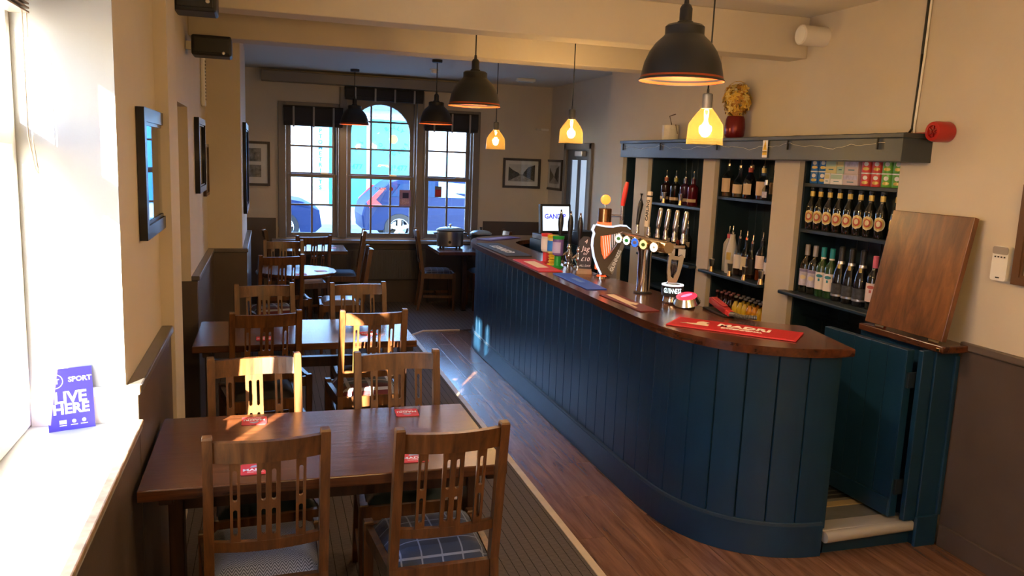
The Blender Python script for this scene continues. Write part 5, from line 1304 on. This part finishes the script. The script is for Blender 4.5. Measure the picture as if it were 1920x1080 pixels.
bm = bm_new(); tube(bm, [(0.02, 0.60, 0.0), (0.02, 0.60, -0.35), (0.03, 0.61, -0.44), (0.035, 0.62, -0.455), (0.03, 0.64, -0.44), (0.02, 0.645, -0.36), (0.02, 0.645, 0.0)], 0.0025, 6); obj('cord', bm, mat('cord_cream', (0.6, 0.55, 0.45), 0.7), bl)

# ================================================================== ON THE BAR
ZB = 1.0205
def runner(label, a, b, w, m_, extra=None, loc_z=ZB, th=0.006):
    a, b = Vector(a), Vector(b); d = b - a; L = d.length; rz = math.atan2(d.y, d.x)
    t = thing('bar_runner', label, 'bar runner', ((a.x + b.x) / 2, (a.y + b.y) / 2, loc_z), rz, 'printed bar runners')
    bxo('mat', (-L / 2, L / 2, -w / 2, w / 2, 0, th), m_, t, bev=0.002)
    if extra: extra(t, L, w, th)
    return t
BRED = mat('runner_red', (0.55, 0.025, 0.03), 0.5); BBLUE = mat('runner_blue', (0.02, 0.09, 0.50), 0.5); BMAR = mat('runner_maroon', (0.16, 0.02, 0.022), 0.5); BBLK = mat('runner_black', (0.03, 0.03, 0.032), 0.7); BPUR = mat('runner_purple', (0.16, 0.13, 0.38), 0.5)
CRM = mat('runner_cream', (0.74, 0.58, 0.40), 0.6)
def ex_madri(t, L, w, th):
    bm = bm_new(); n = 110
    for k in range(n): box(bm, -L / 2 + 0.012 + k * (L - 0.024) / n, -L / 2 + 0.012 + (k + 0.5) * (L - 0.024) / n, -w / 2 + 0.018, w / 2 - 0.012, th, th + 0.0015)
    obj('ribs', bm, BRED, t)
    M = Matrix.Translation((0.045, 0.016, th + 0.003)) 
    obj('lettering', text_mesh('MADRI', 0.085, M, 0.002, 0.003, sx=1.0), PAPER if False else mat('runner_white', (0.85, 0.72, 0.62), 0.6), t)
    obj('lettering', text_mesh('EXCEPCIONAL', 0.030, Matrix.Translation((0.045, -0.048, th + 0.003)), 0.002, 0.001), MATS['runner_white'], t)
    obj('emblem', sheet([(-0.26, -0.045), (-0.12, -0.05), (-0.12, -0.02), (-0.14, 0.0), (-0.13, 0.035), (-0.17, 0.05), (-0.19, 0.02), (-0.185, -0.015)], (), 0.002, Matrix.Translation((0, 0, th + 0.003))), CRM, t)
runner('red ribbed bar runner with cream lettering at the near end of the bar', (1.985, 3.612), (2.425, 3.170), 0.235, BRED, ex_madri)
def ex_mar(t, L, w, th):
    obj('print', sheet([(-L / 2 + 0.02, -0.02), (-L / 2 + 0.02, 0.03), (0.0, 0.015), (0.07, 0.035), (0.10, 0.0), (0.06, -0.02), (0.18, -0.03), (0.18, -0.045)], (), 0.001, Matrix.Translation((0, 0, th + 0.0008))), CRM, t)
runner('maroon bar runner with cream print beside the beer font', (1.972, 4.41), (1.985, 3.87), 0.115, BMAR, ex_mar)
runner('blue bar runner lying on the bar top', (2.004, 5.30), (1.980, 4.60), 0.135, BBLUE, lambda t, L, w, th: obj('lettering', text_mesh('BEER', 0.05, Matrix.Translation((0, 0, th + 0.0008)) , 0.001), mat('runner_pale_blue', (0.12, 0.25, 0.55), 0.6), t) if False else obj('print', sheet(rect(-0.10, 0.08, -0.018, 0.018), (), 0.001, Matrix.Translation((0, 0, th + 0.0008))), mat('runner_pale_blue', (0.10, 0.20, 0.52), 0.6), t))
runner('red bar runner with tan print before the charity boxes', (1.968, 6.08), (1.955, 5.395), 0.185, BRED, lambda t, L, w, th: obj('print', sheet(rect(-0.20, 0.16, -0.045, 0.045), (), 0.001, Matrix.Translation((0, 0, th + 0.0008))), CRM, t))
runner('black rubber bar mat with white print near the far curve', (1.985, 7.25), (2.0, 6.30), 0.22, BBLK, lambda t, L, w, th: obj('lettering', text_mesh('GUINNESS', 0.12, Matrix.Translation((0, 0, th + 0.0008)) @ Matrix.Rotation(PI, 4, 'Z'), 0.001, 0.001), PAPER, t))
runner('purple bar runner on the far return of the bar', (2.03, 7.59), (2.44, 7.90), 0.17, BPUR, lambda t, L, w, th: obj('print', sheet(rect(-0.15, 0.16, -0.02, 0.03), (), 0.001, Matrix.Translation((0, 0, th + 0.0008))), mat('runner_lilac', (0.45, 0.42, 0.70), 0.6), t))

# charity collection tubes
def tube_box(label, x, y, base, h, lab, clearm):
    t = thing('collection_box', label, 'collection box', (x, y, ZB), 0, 'charity collection boxes')
    lathe_obj('base', [(0, 0), (0.042, 0), (0.042, 0.008), (0.026, 0.012), (0.026, h * 0.36)], base, t, 20)
    lathe_obj('tank', [(0.026, h * 0.36), (0.040, h * 0.40), (0.042, h * 0.90)], clearm, t, 24)
    lathe_obj('lid', [(0.0425, h * 0.89), (0.044, h * 0.90), (0.044, h * 0.98), (0, h)], base, t, 24)
    obj('label', patch(0.0426, h * 0.46, h * 0.80, 1.2), lab, t)
    return t
GREENP = mat('green_plastic', (0.01, 0.28, 0.04), 0.35); YELP = mat('yellow_plastic', (0.72, 0.46, 0.01), 0.35)
tube_box('red collection box with white tank, farthest of three on the bar', 2.092, 5.90, RED, 0.235, LWH, mat('white_tank', (0.7, 0.66, 0.66), 0.3))
yb_ = tube_box('yellow spiral collection box with blue label, middle of three on the bar', 2.10, 5.775, YELP, 0.235, mat('blue_box_label', (0.02, 0.18, 0.62), 0.5), mat('yellow_tank', (0.66, 0.50, 0.16), 0.3))
tube_box('green collection box with purple tank, nearest of three on the bar', 2.095, 5.645, GREENP, 0.24, mat('pale_purple_label', (0.42, 0.36, 0.58), 0.5), mat('purple_tank', (0.16, 0.10, 0.30), 0.25))
for k in range(3): 
    o = lathe_obj('spiral_step', [(0.026, 0.0), (0.036, 0.006), (0.026, 0.012)], YELP, yb_, 18); o.location = (0, 0, 0.022 + 0.02 * k)

def hand_pump(label, x, y):
    t = thing('hand_pump', label, 'beer pump', (x, y, ZB), 0, 'traditional black handled beer pumps')
    lathe_obj('flange', [(0, 0), (0.045, 0), (0.045, 0.006), (0.02, 0.014)], CHROME, t, 24)
    lathe_obj('column', [(0.018, 0.012), (0.015, 0.03), (0.028, 0.06), (0.030, 0.085), (0.018, 0.11), (0.014, 0.125), (0.020, 0.14), (0.014, 0.15), (0.012, 0.165)], CHROME, t, 22)
    lathe_obj('handle', [(0.011, 0.165), (0.014, 0.185), (0.013, 0.21), (0.016, 0.25), (0.022, 0.30), (0.022, 0.335), (0.015, 0.37), (0.010, 0.385)], BLACK, t, 20)
    lathe_obj('finial', [(0.009, 0.385), (0.010, 0.395), (0.006, 0.402), (0.008, 0.412), (0, 0.42)], CHROME, t, 14)
    bm = bm_new(); tube(bm, [(-0.02, 0, 0.10), (-0.05, -0.01, 0.08), (-0.055, -0.012, 0.03), (-0.045, -0.01, 0.01)], [0.009, 0.008, 0.007, 0.006], 10); obj('spout', bm, CHROME, t)
hand_pump('black and chrome hand pump farthest along the bar', 2.225, 5.96)
hand_pump('middle black and chrome hand pump on the bar', 2.23, 5.76)
hand_pump('black and chrome hand pump nearest the chalk sign', 2.23, 5.56)
cs = thing('chalk_sign', 'small black chalkboard sign on a wooden block on the bar', 'chalkboard', (2.18, 5.31, ZB), R(-25))
bm = bm_new(); prism(bm, [(-0.055, -0.03), (0.055, -0.03), (0.055, 0.03), (-0.055, 0.03)], 0, 0.016); prism(bm, [(-0.05, -0.02), (0.05, -0.02), (0.05, 0.02), (-0.05, 0.02)], 0.016, 0.034); obj('block', bm, mat('pale_block', srgb(150, 124, 92), 0.6, var=0.15, vscale=20), cs)
Mc = frame((0, -0.004, 0.034), (1, 0, 0), (0, 0.07, 1))
obj('board', sheet([(-0.045, -0.01), (0.045, -0.01), (0.045, 0.205), (0.02, 0.232), (-0.02, 0.232), (-0.045, 0.205)], (), 0.006, Mc), mat('chalkboard', (0.025, 0.027, 0.030), 0.7), cs)
CHK = mat('chalk', (0.70, 0.70, 0.72), 0.8)
for s, z, sz in (('4', 0.195, 0.045), ('Jag', 0.145, 0.050), ('for', 0.108, 0.026), ('£10', 0.068, 0.042), ('ALL DAY', 0.022, 0.020)):
    obj('chalk_lettering', text_mesh(s, sz, Mc @ Matrix.Translation((0, z, 0.0035)), 0.0005, 0.0, shear=0.2), CHK, cs)

# stout font with harp
sf = thing('stout_font', 'stout beer font with a large illuminated harp, copper top and red tap', 'beer font', (2.245, 5.15, ZB))
HR = mat('harp_bronze', (0.085, 0.062, 0.045), 0.32, 0.5); WRIM = mat('harp_rim_lit', (0.6, 0.75, 1.0), 0.4, emit=(0.45, 0.68, 1.0), estr=0.35); FRED = mat('font_red_glow', (0.75, 0.06, 0.02), 0.3, emit=(1.0, 0.09, 0.02), estr=0.8)
lathe_obj('foot', [(0, 0), (0.06, 0), (0.06, 0.008), (0.03, 0.02), (0.03, 0.06)], CHROME, sf, 24)
lathe_obj('red_column', [(0.03, 0.05), (0.05, 0.055), (0.05, 0.385), (0, 0.385)], FRED, sf, 28)
lathe_obj('copper_top', [(0.046, 0.385), (0.046, 0.475), (0.042, 0.48), (0, 0.48)], mat('aged_copper', (0.40, 0.20, 0.10), 0.25, 1.0), sf, 28)
lathe_obj('lamp_stem', [(0.006, 0.48), (0.006, 0.505)], CHROME, sf, 10)
ORB = mat('orange_orb', (0.9, 0.25, 0.05), 0.3, emit=(1.0, 0.16, 0.02), estr=0.9)
bm = bm_new(); lathe(bm, [(0, -0.012), (0.025, -0.012), (0.034, -0.006), (0.034, 0.006), (0.025, 0.012), (0, 0.012)], 28, M=Matrix.Translation((0, 0, 0.54)) @ Matrix.Rotation(R(-20), 4, 'Z') @ Matrix.Rotation(PI / 2, 4, 'X')); obj('lamp_disc', bm, ORB, sf)
bm = bm_new(); lathe(bm, [(0, -0.014), (0.018, -0.014), (0.018, 0.0)], 20, M=Matrix.Translation((0, 0, 0.54)) @ Matrix.Rotation(R(-20), 4, 'Z') @ Matrix.Rotation(PI / 2, 4, 'X')); obj('lamp_centre', bm, mat('orb_centre', (1, 0.8, 0.6), 0.4, emit=(1, 0.8, 0.55), estr=2.0), sf)
def hp(cx_, cy): return ((cx_ - 255) / 1190.0, (712 - cy) / 1190.0)
ho = [hp(*q) for q in ((315, 712), (225, 712), (190, 650), (158, 570), (140, 480), (142, 420), (150, 375), (135, 350), (150, 315), (180, 305), (240, 322), (300, 322), (360, 308), (410, 310), (445, 332), (460, 368), (455, 405), (435, 412), (420, 388), (402, 372))]
hi = [hp(*q) for q in ((205, 398), (262, 390), (330, 372), (385, 352), (372, 400), (330, 480), (285, 550), (245, 590), (222, 540), (208, 470))]
Mh = frame((-0.01, -0.075, 0.03), (1, -0.36, 0), (0, 0, 1))
obj('harp', sheet(ho, [hi], 0.035, Mh), HR, sf)
obj('harp_rim', sheet([hp(*q) for q in ((215, 712), (180, 650), (148, 570), (130, 480), (132, 420), (140, 378), (125, 350), (142, 308), (160, 312), (146, 350), (160, 378), (150, 420), (148, 480), (166, 568), (200, 648), (232, 712))], (), 0.040, Mh), WRIM, sf)
obj('harp_rim', sheet([hp(*q) for q in ((160, 312), (240, 325), (300, 325), (360, 311), (410, 313), (440, 334), (446, 330), (412, 303), (360, 300), (300, 314), (240, 314), (165, 302))], (), 0.040, Mh), WRIM, sf)
obj('sound_board', sheet([hp(*q) for q in ((315, 712), (275, 655), (345, 540), (400, 372), (425, 390), (378, 545))], (), 0.037, Mh), mat('harp_board', (0.24, 0.22, 0.19), 0.35, 0.4), sf)
bm = bm_new()
for k in range(9):
    u = k / 8
    a = Vector(hp(222 + 150 * u, 392 - 34 * u)); b = Vector(hp(252 + 110 * u, 585 - 190 * u))
    tube(bm, [Mh @ Vector((a.x, a.y, 0)), Mh @ Vector((b.x, b.y, 0))], 0.0016, 5)
obj('harp_strings', bm, mat('string_white', (0.85, 0.8, 0.8), 0.4, emit=(1, 0.7, 0.6), estr=0.4), sf)
a, b = Vector(hp(322, 672)), Vector(hp(377, 520)); ang = math.atan2(b.y - a.y, b.x - a.x)
obj('lettering', text_mesh('GUINNESS', 0.034, Mh @ Matrix.Translation((( a.x + b.x) / 2 - 0.010, (a.y + b.y) / 2, 0.0195)) @ Matrix.Rotation(ang, 4, 'Z'), 0.001, 0.001), PAPER, sf)
bm = bm_new(); tube(bm, [(0.04, 0, 0.43), (0.11, -0.01, 0.43), (0.135, -0.012, 0.43)], 0.009, 10); tube(bm, [(0.125, -0.012, 0.40), (0.125, -0.012, 0.50)], [0.010, 0.013], 12); obj('tap', bm, CHROME, sf)
bm = bm_new(); tube(bm, [(0.125, -0.012, 0.50), (0.13, -0.012, 0.54), (0.142, -0.012, 0.62), (0.150, -0.012, 0.665)], [0.014, 0.017, 0.017, 0.012], 12); obj('tap_handle', bm, mat('tap_red', (0.62, 0.03, 0.02), 0.3), sf)

# T-bar font
tf = thing('beer_font', 'chrome and brass multi tap beer font on the near part of the bar', 'beer font', (2.235, 4.475, ZB))
lathe_obj('flange', [(0, 0), (0.058, 0), (0.058, 0.006), (0.045, 0.012)], BLACKP, tf, 28)
lathe_obj('column', [(0.042, 0.008), (0.042, 0.25), (0.050, 0.27), (0.050, 0.285)], CHROME, tf, 32)
bm = bm_new(); lathe(bm, [(0, -0.30), (0.032, -0.30), (0.035, -0.29), (0.035, 0.32), (0.032, 0.33), (0, 0.33)], 28, M=Matrix.Translation((0, 0, 0.315)) @ Matrix.Rotation(-PI / 2, 4, 'X')); obj('cross_bar', bm, mat('satin_brass_chrome', (0.58, 0.47, 0.33), 0.24, 1.0), tf)
for i, (y, cA, cB) in enumerate(((0.245, (0.75, 0.80, 0.70), (0.10, 0.35, 0.12)), (0.125, (0.70, 0.82, 0.72), (0.04, 0.45, 0.10)), (0.005, (0.03, 0.12, 0.55), (0.35, 0.30, 0.55)), (-0.11, (0.75, 0.62, 0.25), (0.15, 0.25, 0.05)), (-0.25, (0.85, 0.85, 0.82), (0.80, 0.80, 0.75)))):
    M = Matrix.Translation((-0.038, y, 0.315)) @ Matrix.Rotation(R(28), 4, 'Z') @ Matrix.Rotation(-PI / 2, 4, 'Y')
    bm = bm_new(); lathe(bm, [(0.026, 0), (0.030, 0.015), (0.030, 0.05), (0.027, 0.053)], 24, M=M); ln = obj('lens_rim', bm, BRASS if i >= 3 else CHROME, tf)
    bm = bm_new(); lathe(bm, [(0, 0.052), (0.028, 0.052), (0.028, 0.050)], 24, M=M); obj('lens', bm, mat('lens_face_%d' % i, cA, 0.3, emit=cA, estr=0.55), ln)
    bm = bm_new(); lathe(bm, [(0, 0.0535), (0.014 if i < 4 else 0.008, 0.0535), (0.014 if i < 4 else 0.008, 0.052)], 16, M=M @ Matrix.Diagonal((0.8, 1.0, 1, 1))); obj('lens_badge', bm, mat('lens_badge_%d' % i, cB, 0.4), ln)
for i, y in enumerate((0.37, 0.20, 0.075, -0.03, -0.14, -0.25)):
    bm = bm_new(); lathe(bm, [(0.015, 0), (0.015, 0.02), (0.011, 0.03), (0.013, 0.045), (0.009, 0.06)], 16, M=Matrix.Translation((0.115, y, 0.335))); box(bm, 0.02, 0.13, y - 0.009, y + 0.009, 0.305, 0.325, bev=0.004); tp = obj('tap', bm, CHROME, tf)
    if i == 0:
        bm = bm_new(); tube(bm, [(0.115, y, 0.395), (0.12, y, 0.46), (0.13, y, 0.53), (0.132, y, 0.60)], [0.011, 0.014, 0.018, 0.010], 12); obj('tap_handle', bm, BLACK, tp)
    elif i == 1:
        M = frame((0.105, y, 0.395), (0.35, -1, 0), (0.06, 0, 1))
        bm = bm_new(); box(bm, -0.017, 0.017, 0, 0.225, 0, 0.016, bev=0.003, M=M); obj('tap_handle', bm, mat('handle_cream', (0.66, 0.56, 0.44), 0.4), tp)
        obj('lettering', text_mesh('CARLING', 0.032, M @ Matrix.Translation((0, 0.105, 0.0168)) @ Matrix.Rotation(PI / 2, 4, 'Z'), 0.0008, 0.001), BLACK, tp)
        bm = bm_new(); box(bm, -0.0175, 0.0175, 0.19, 0.20, -0.0005, 0.0168, M=M); obj('handle_band', bm, BLACK, tp)
    else:
        bm = bm_new(); lathe(bm, [(0.009, 0.0), (0.014, 0.02), (0.014, 0.12), (0.010, 0.13), (0, 0.132)], 14, M=Matrix.Translation((0.115, y, 0.395)) @ Matrix.Rotation(R(6), 4, 'Y')); obj('tap_handle', bm, CHROME, tp)
# small harp trophy
sh_ = thing('harp_trophy', 'small chrome harp on a round black base with white lettering on the bar', 'trophy', (2.244, 4.115, ZB))
lathe_obj('foot', [(0, 0), (0.045, 0), (0.055, 0.012), (0.05, 0.03), (0.052, 0.045)], CHROME, sh_, 32)
lathe_obj('drum', [(0.058, 0.045), (0.062, 0.05), (0.062, 0.105), (0.055, 0.112), (0, 0.112)], BLACK, sh_, 36)
lathe_obj('lit_ring', [(0.063, 0.105), (0.063, 0.112), (0.045, 0.114), (0.043, 0.111)], mat('ring_white', (0.8, 0.85, 0.9), 0.3, emit=(0.8, 0.9, 1.0), estr=0.4), sh_, 36)
LW = mat('letter_glow', (0.7, 0.9, 0.95), 0.4, emit=(0.6, 0.9, 1.0), estr=0.5)
for i, ch in enumerate('GUINNESS'):
    a = PI + 0.25 + (i + 0.5) * 0.22
    obj('letter', text_mesh(ch, 0.040, frame((0.0625 * math.cos(a), 0.0625 * math.sin(a), 0.078), (-math.sin(a), math.cos(a), 0), (0, 0, 1)), 0.0012, 0.001, sx=0.62), LW, sh_)
def hp2(cx_, cy): return ((cx_ - 820) / 1440.0, (860 - cy) / 1440.0)
M2 = frame((0, 0, 0.11), (1, -0.25, 0), (0, 0, 1))
obj('harp', sheet([hp2(*q) for q in ((775, 860), (765, 760), (765, 660), (775, 600), (795, 595), (815, 620), (850, 625), (880, 610), (895, 625), (885, 700), (865, 790), (840, 860))], [[hp2(*q) for q in ((790, 650), (850, 655), (845, 740), (815, 810), (795, 790), (785, 720))]], 0.022, M2), CHROME, sh_)
bm = bm_new()
for k in range(5):
    a = M2 @ Vector((*hp2(796 + k * 11, 652), 0)); b = M2 @ Vector((*hp2(797 + k * 10, 800 - k * 14), 0)); tube(bm, [a, b], 0.001, 5)
obj('harp_strings', bm, STEEL, sh_)
# bottle cap lamp
cp = thing('bottle_cap_badge', 'oversized chrome bottle cap with glowing red top lying on the bar', 'bar ornament', (2.268, 3.985, ZB))
bm = bm_new(); n = 42; prev = None
Mt = Matrix.Translation((0, 0, 0.048)) @ Matrix.Rotation(R(-14), 4, 'Y') @ Matrix.Rotation(R(10), 4, 'X')
prof = [(0.070, -0.022, 1), (0.062, 0.004, 0.25), (0.058, 0.016, 0)]
rings = []
for r_, z, wv in prof: rings.append([bm.verts.new(Mt @ Vector(((r_ + 0.006 * wv * math.cos(21 * 2 * PI * i / 84 * 4)) * math.cos(2 * PI * i / 84), (r_ + 0.006 * wv * math.cos(21 * 2 * PI * i / 84 * 4)) * math.sin(2 * PI * i / 84), z))) for i in range(84)])
for A, B in zip(rings, rings[1:]):
    for i in range(84): bm.faces.new((A[i], A[(i + 1) % 84], B[(i + 1) % 84], B[i]))
bm.faces.new(rings[0][::-1])
obj('crimped_skirt', bm, CHROME, cp)
bm = bm_new(); lathe(bm, [(0.058, 0.016), (0.05, 0.020), (0, 0.021)], 36, M=Mt); obj('red_top', bm, mat('cap_red_glow', (0.8, 0.02, 0.03), 0.3, emit=(1.0, 0.02, 0.05), estr=0.9), cp)
bm = bm_new(); lathe(bm, [(0, 0.0225), (0.03, 0.0222), (0.03, 0.0205)], 20, M=Mt @ Matrix.Diagonal((1.2, 0.45, 1, 1))); obj('pink_print', bm, mat('cap_pink', (0.9, 0.25, 0.5), 0.3, emit=(1, 0.25, 0.5), estr=0.5), cp)
bm = bm_new(); lathe(bm, [(0, 0), (0.05, 0), (0.045, 0.016), (0, 0.018)], 20); obj('stand', bm, BLACKP, cp)
# soda gun
sgun = thing('soda_gun', 'dark red soda gun with corrugated hose resting at the back of the bar', 'soda gun', (2.36, 3.78, ZB))
Mg = Matrix.Translation((0.0, 0.0, 0.042)) @ Matrix.Rotation(R(-94), 4, 'Z') @ Matrix.Rotation(R(10), 4, 'Y') @ Matrix.Scale(0.85, 4)
bm = bm_new(); box(bm, -0.12, 0.10, -0.024, 0.024, -0.020, 0.022, bev=0.008, M=Mg); obj('handset', bm, DKRED, sgun)
bm = bm_new(); box(bm, -0.10, 0.06, -0.019, 0.019, 0.022, 0.028, bev=0.003, M=Mg); obj('button_pad', bm, mat('pad_red', (0.42, 0.05, 0.06), 0.35), sgun)
bm = bm_new(); box(bm, -0.128, -0.12, -0.018, 0.018, -0.014, 0.016, bev=0.003, M=Mg); obj('end_badge', bm, mat('badge_pale', (0.7, 0.55, 0.65), 0.4), sgun)
bm = bm_new(); box(bm, 0.10, 0.145, -0.02, 0.02, -0.018, 0.018, bev=0.008, M=Mg); obj('collar', bm, RED, sgun)
bm = bm_new(); pts = []; rad = []
P0 = Mg @ Vector((0.14, 0, 0)); 
for i in range(44):
    u = i / 43; pts.append((P0.x + 0.10 * u * u, P0.y - 0.09 * u + 0.0 * u, max(P0.z + 0.02 * math.sin(u * PI) - 0.05 * u, 0.016))); rad.append(0.013 if i % 2 else 0.0105)
tube(bm, pts, rad, 12); obj('hose', bm, mat('hose_grey', (0.20, 0.20, 0.21), 0.3, 0.6), sgun)
bm = bm_new(); box(bm, -0.15, 0.11, -0.03, 0.03, 0.0, 0.012, bev=0.003, M=Matrix.Rotation(R(-94), 4, 'Z')); obj('rest', bm, BLACKP, sgun)
# till on the back of the bar
ti = thing('till', 'black touch screen till showing a blue logo on a pale screen', 'till', (2.655, 7.20, 0.0), R(8))
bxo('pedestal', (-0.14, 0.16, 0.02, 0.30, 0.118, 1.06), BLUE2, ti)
bxo('base_unit', (-0.13, 0.15, 0.04, 0.28, 1.06, 1.115), BLACKP, ti, bev=0.008)
bxo('neck', (-0.05, 0.05, 0.10, 0.20, 1.11, 1.25), BLACKP, ti)
Mt_ = frame((0.0, 0.02, 1.125), (1, 0, 0), (0, 0.12, 1))
bm = bm_new(); box(bm, -0.165, 0.165, 0.0, 0.285, -0.05, 0.0, bev=0.008, M=Mt_); obj('bezel', bm, BLACKP, ti)
obj('screen', sheet(rect(-0.142, 0.142, 0.03, 0.262), (), 0.002, Mt_ @ Matrix.Translation((0, 0, 0.0012))), mat('till_screen', (0.55, 0.72, 0.9), 0.3, emit=(0.60, 0.78, 1.0), estr=0.85), ti)
obj('screen_lettering', text_mesh('GANDIP', 0.062, Mt_ @ Matrix.Translation((-0.01, 0.165, 0.003)), 0.0008, 0.002), mat('logo_blue', (0.03, 0.02, 0.40), 0.5, emit=(0.05, 0.03, 0.6), estr=0.5), ti)
obj('screen_lettering', text_mesh('Beers', 0.024, Mt_ @ Matrix.Translation((-0.04, 0.115, 0.003)), 0.0008, 0.0), MATS['logo_blue'], ti) if False else None
bxo('receipt_printer', (0.19, 0.36, -0.12, 0.10, 1.02, 1.16), BLACKP, ti, bev=0.01)
bxo('printer_stand', (0.19, 0.36, -0.12, 0.10, 0.118, 1.02), BLUE2, ti)
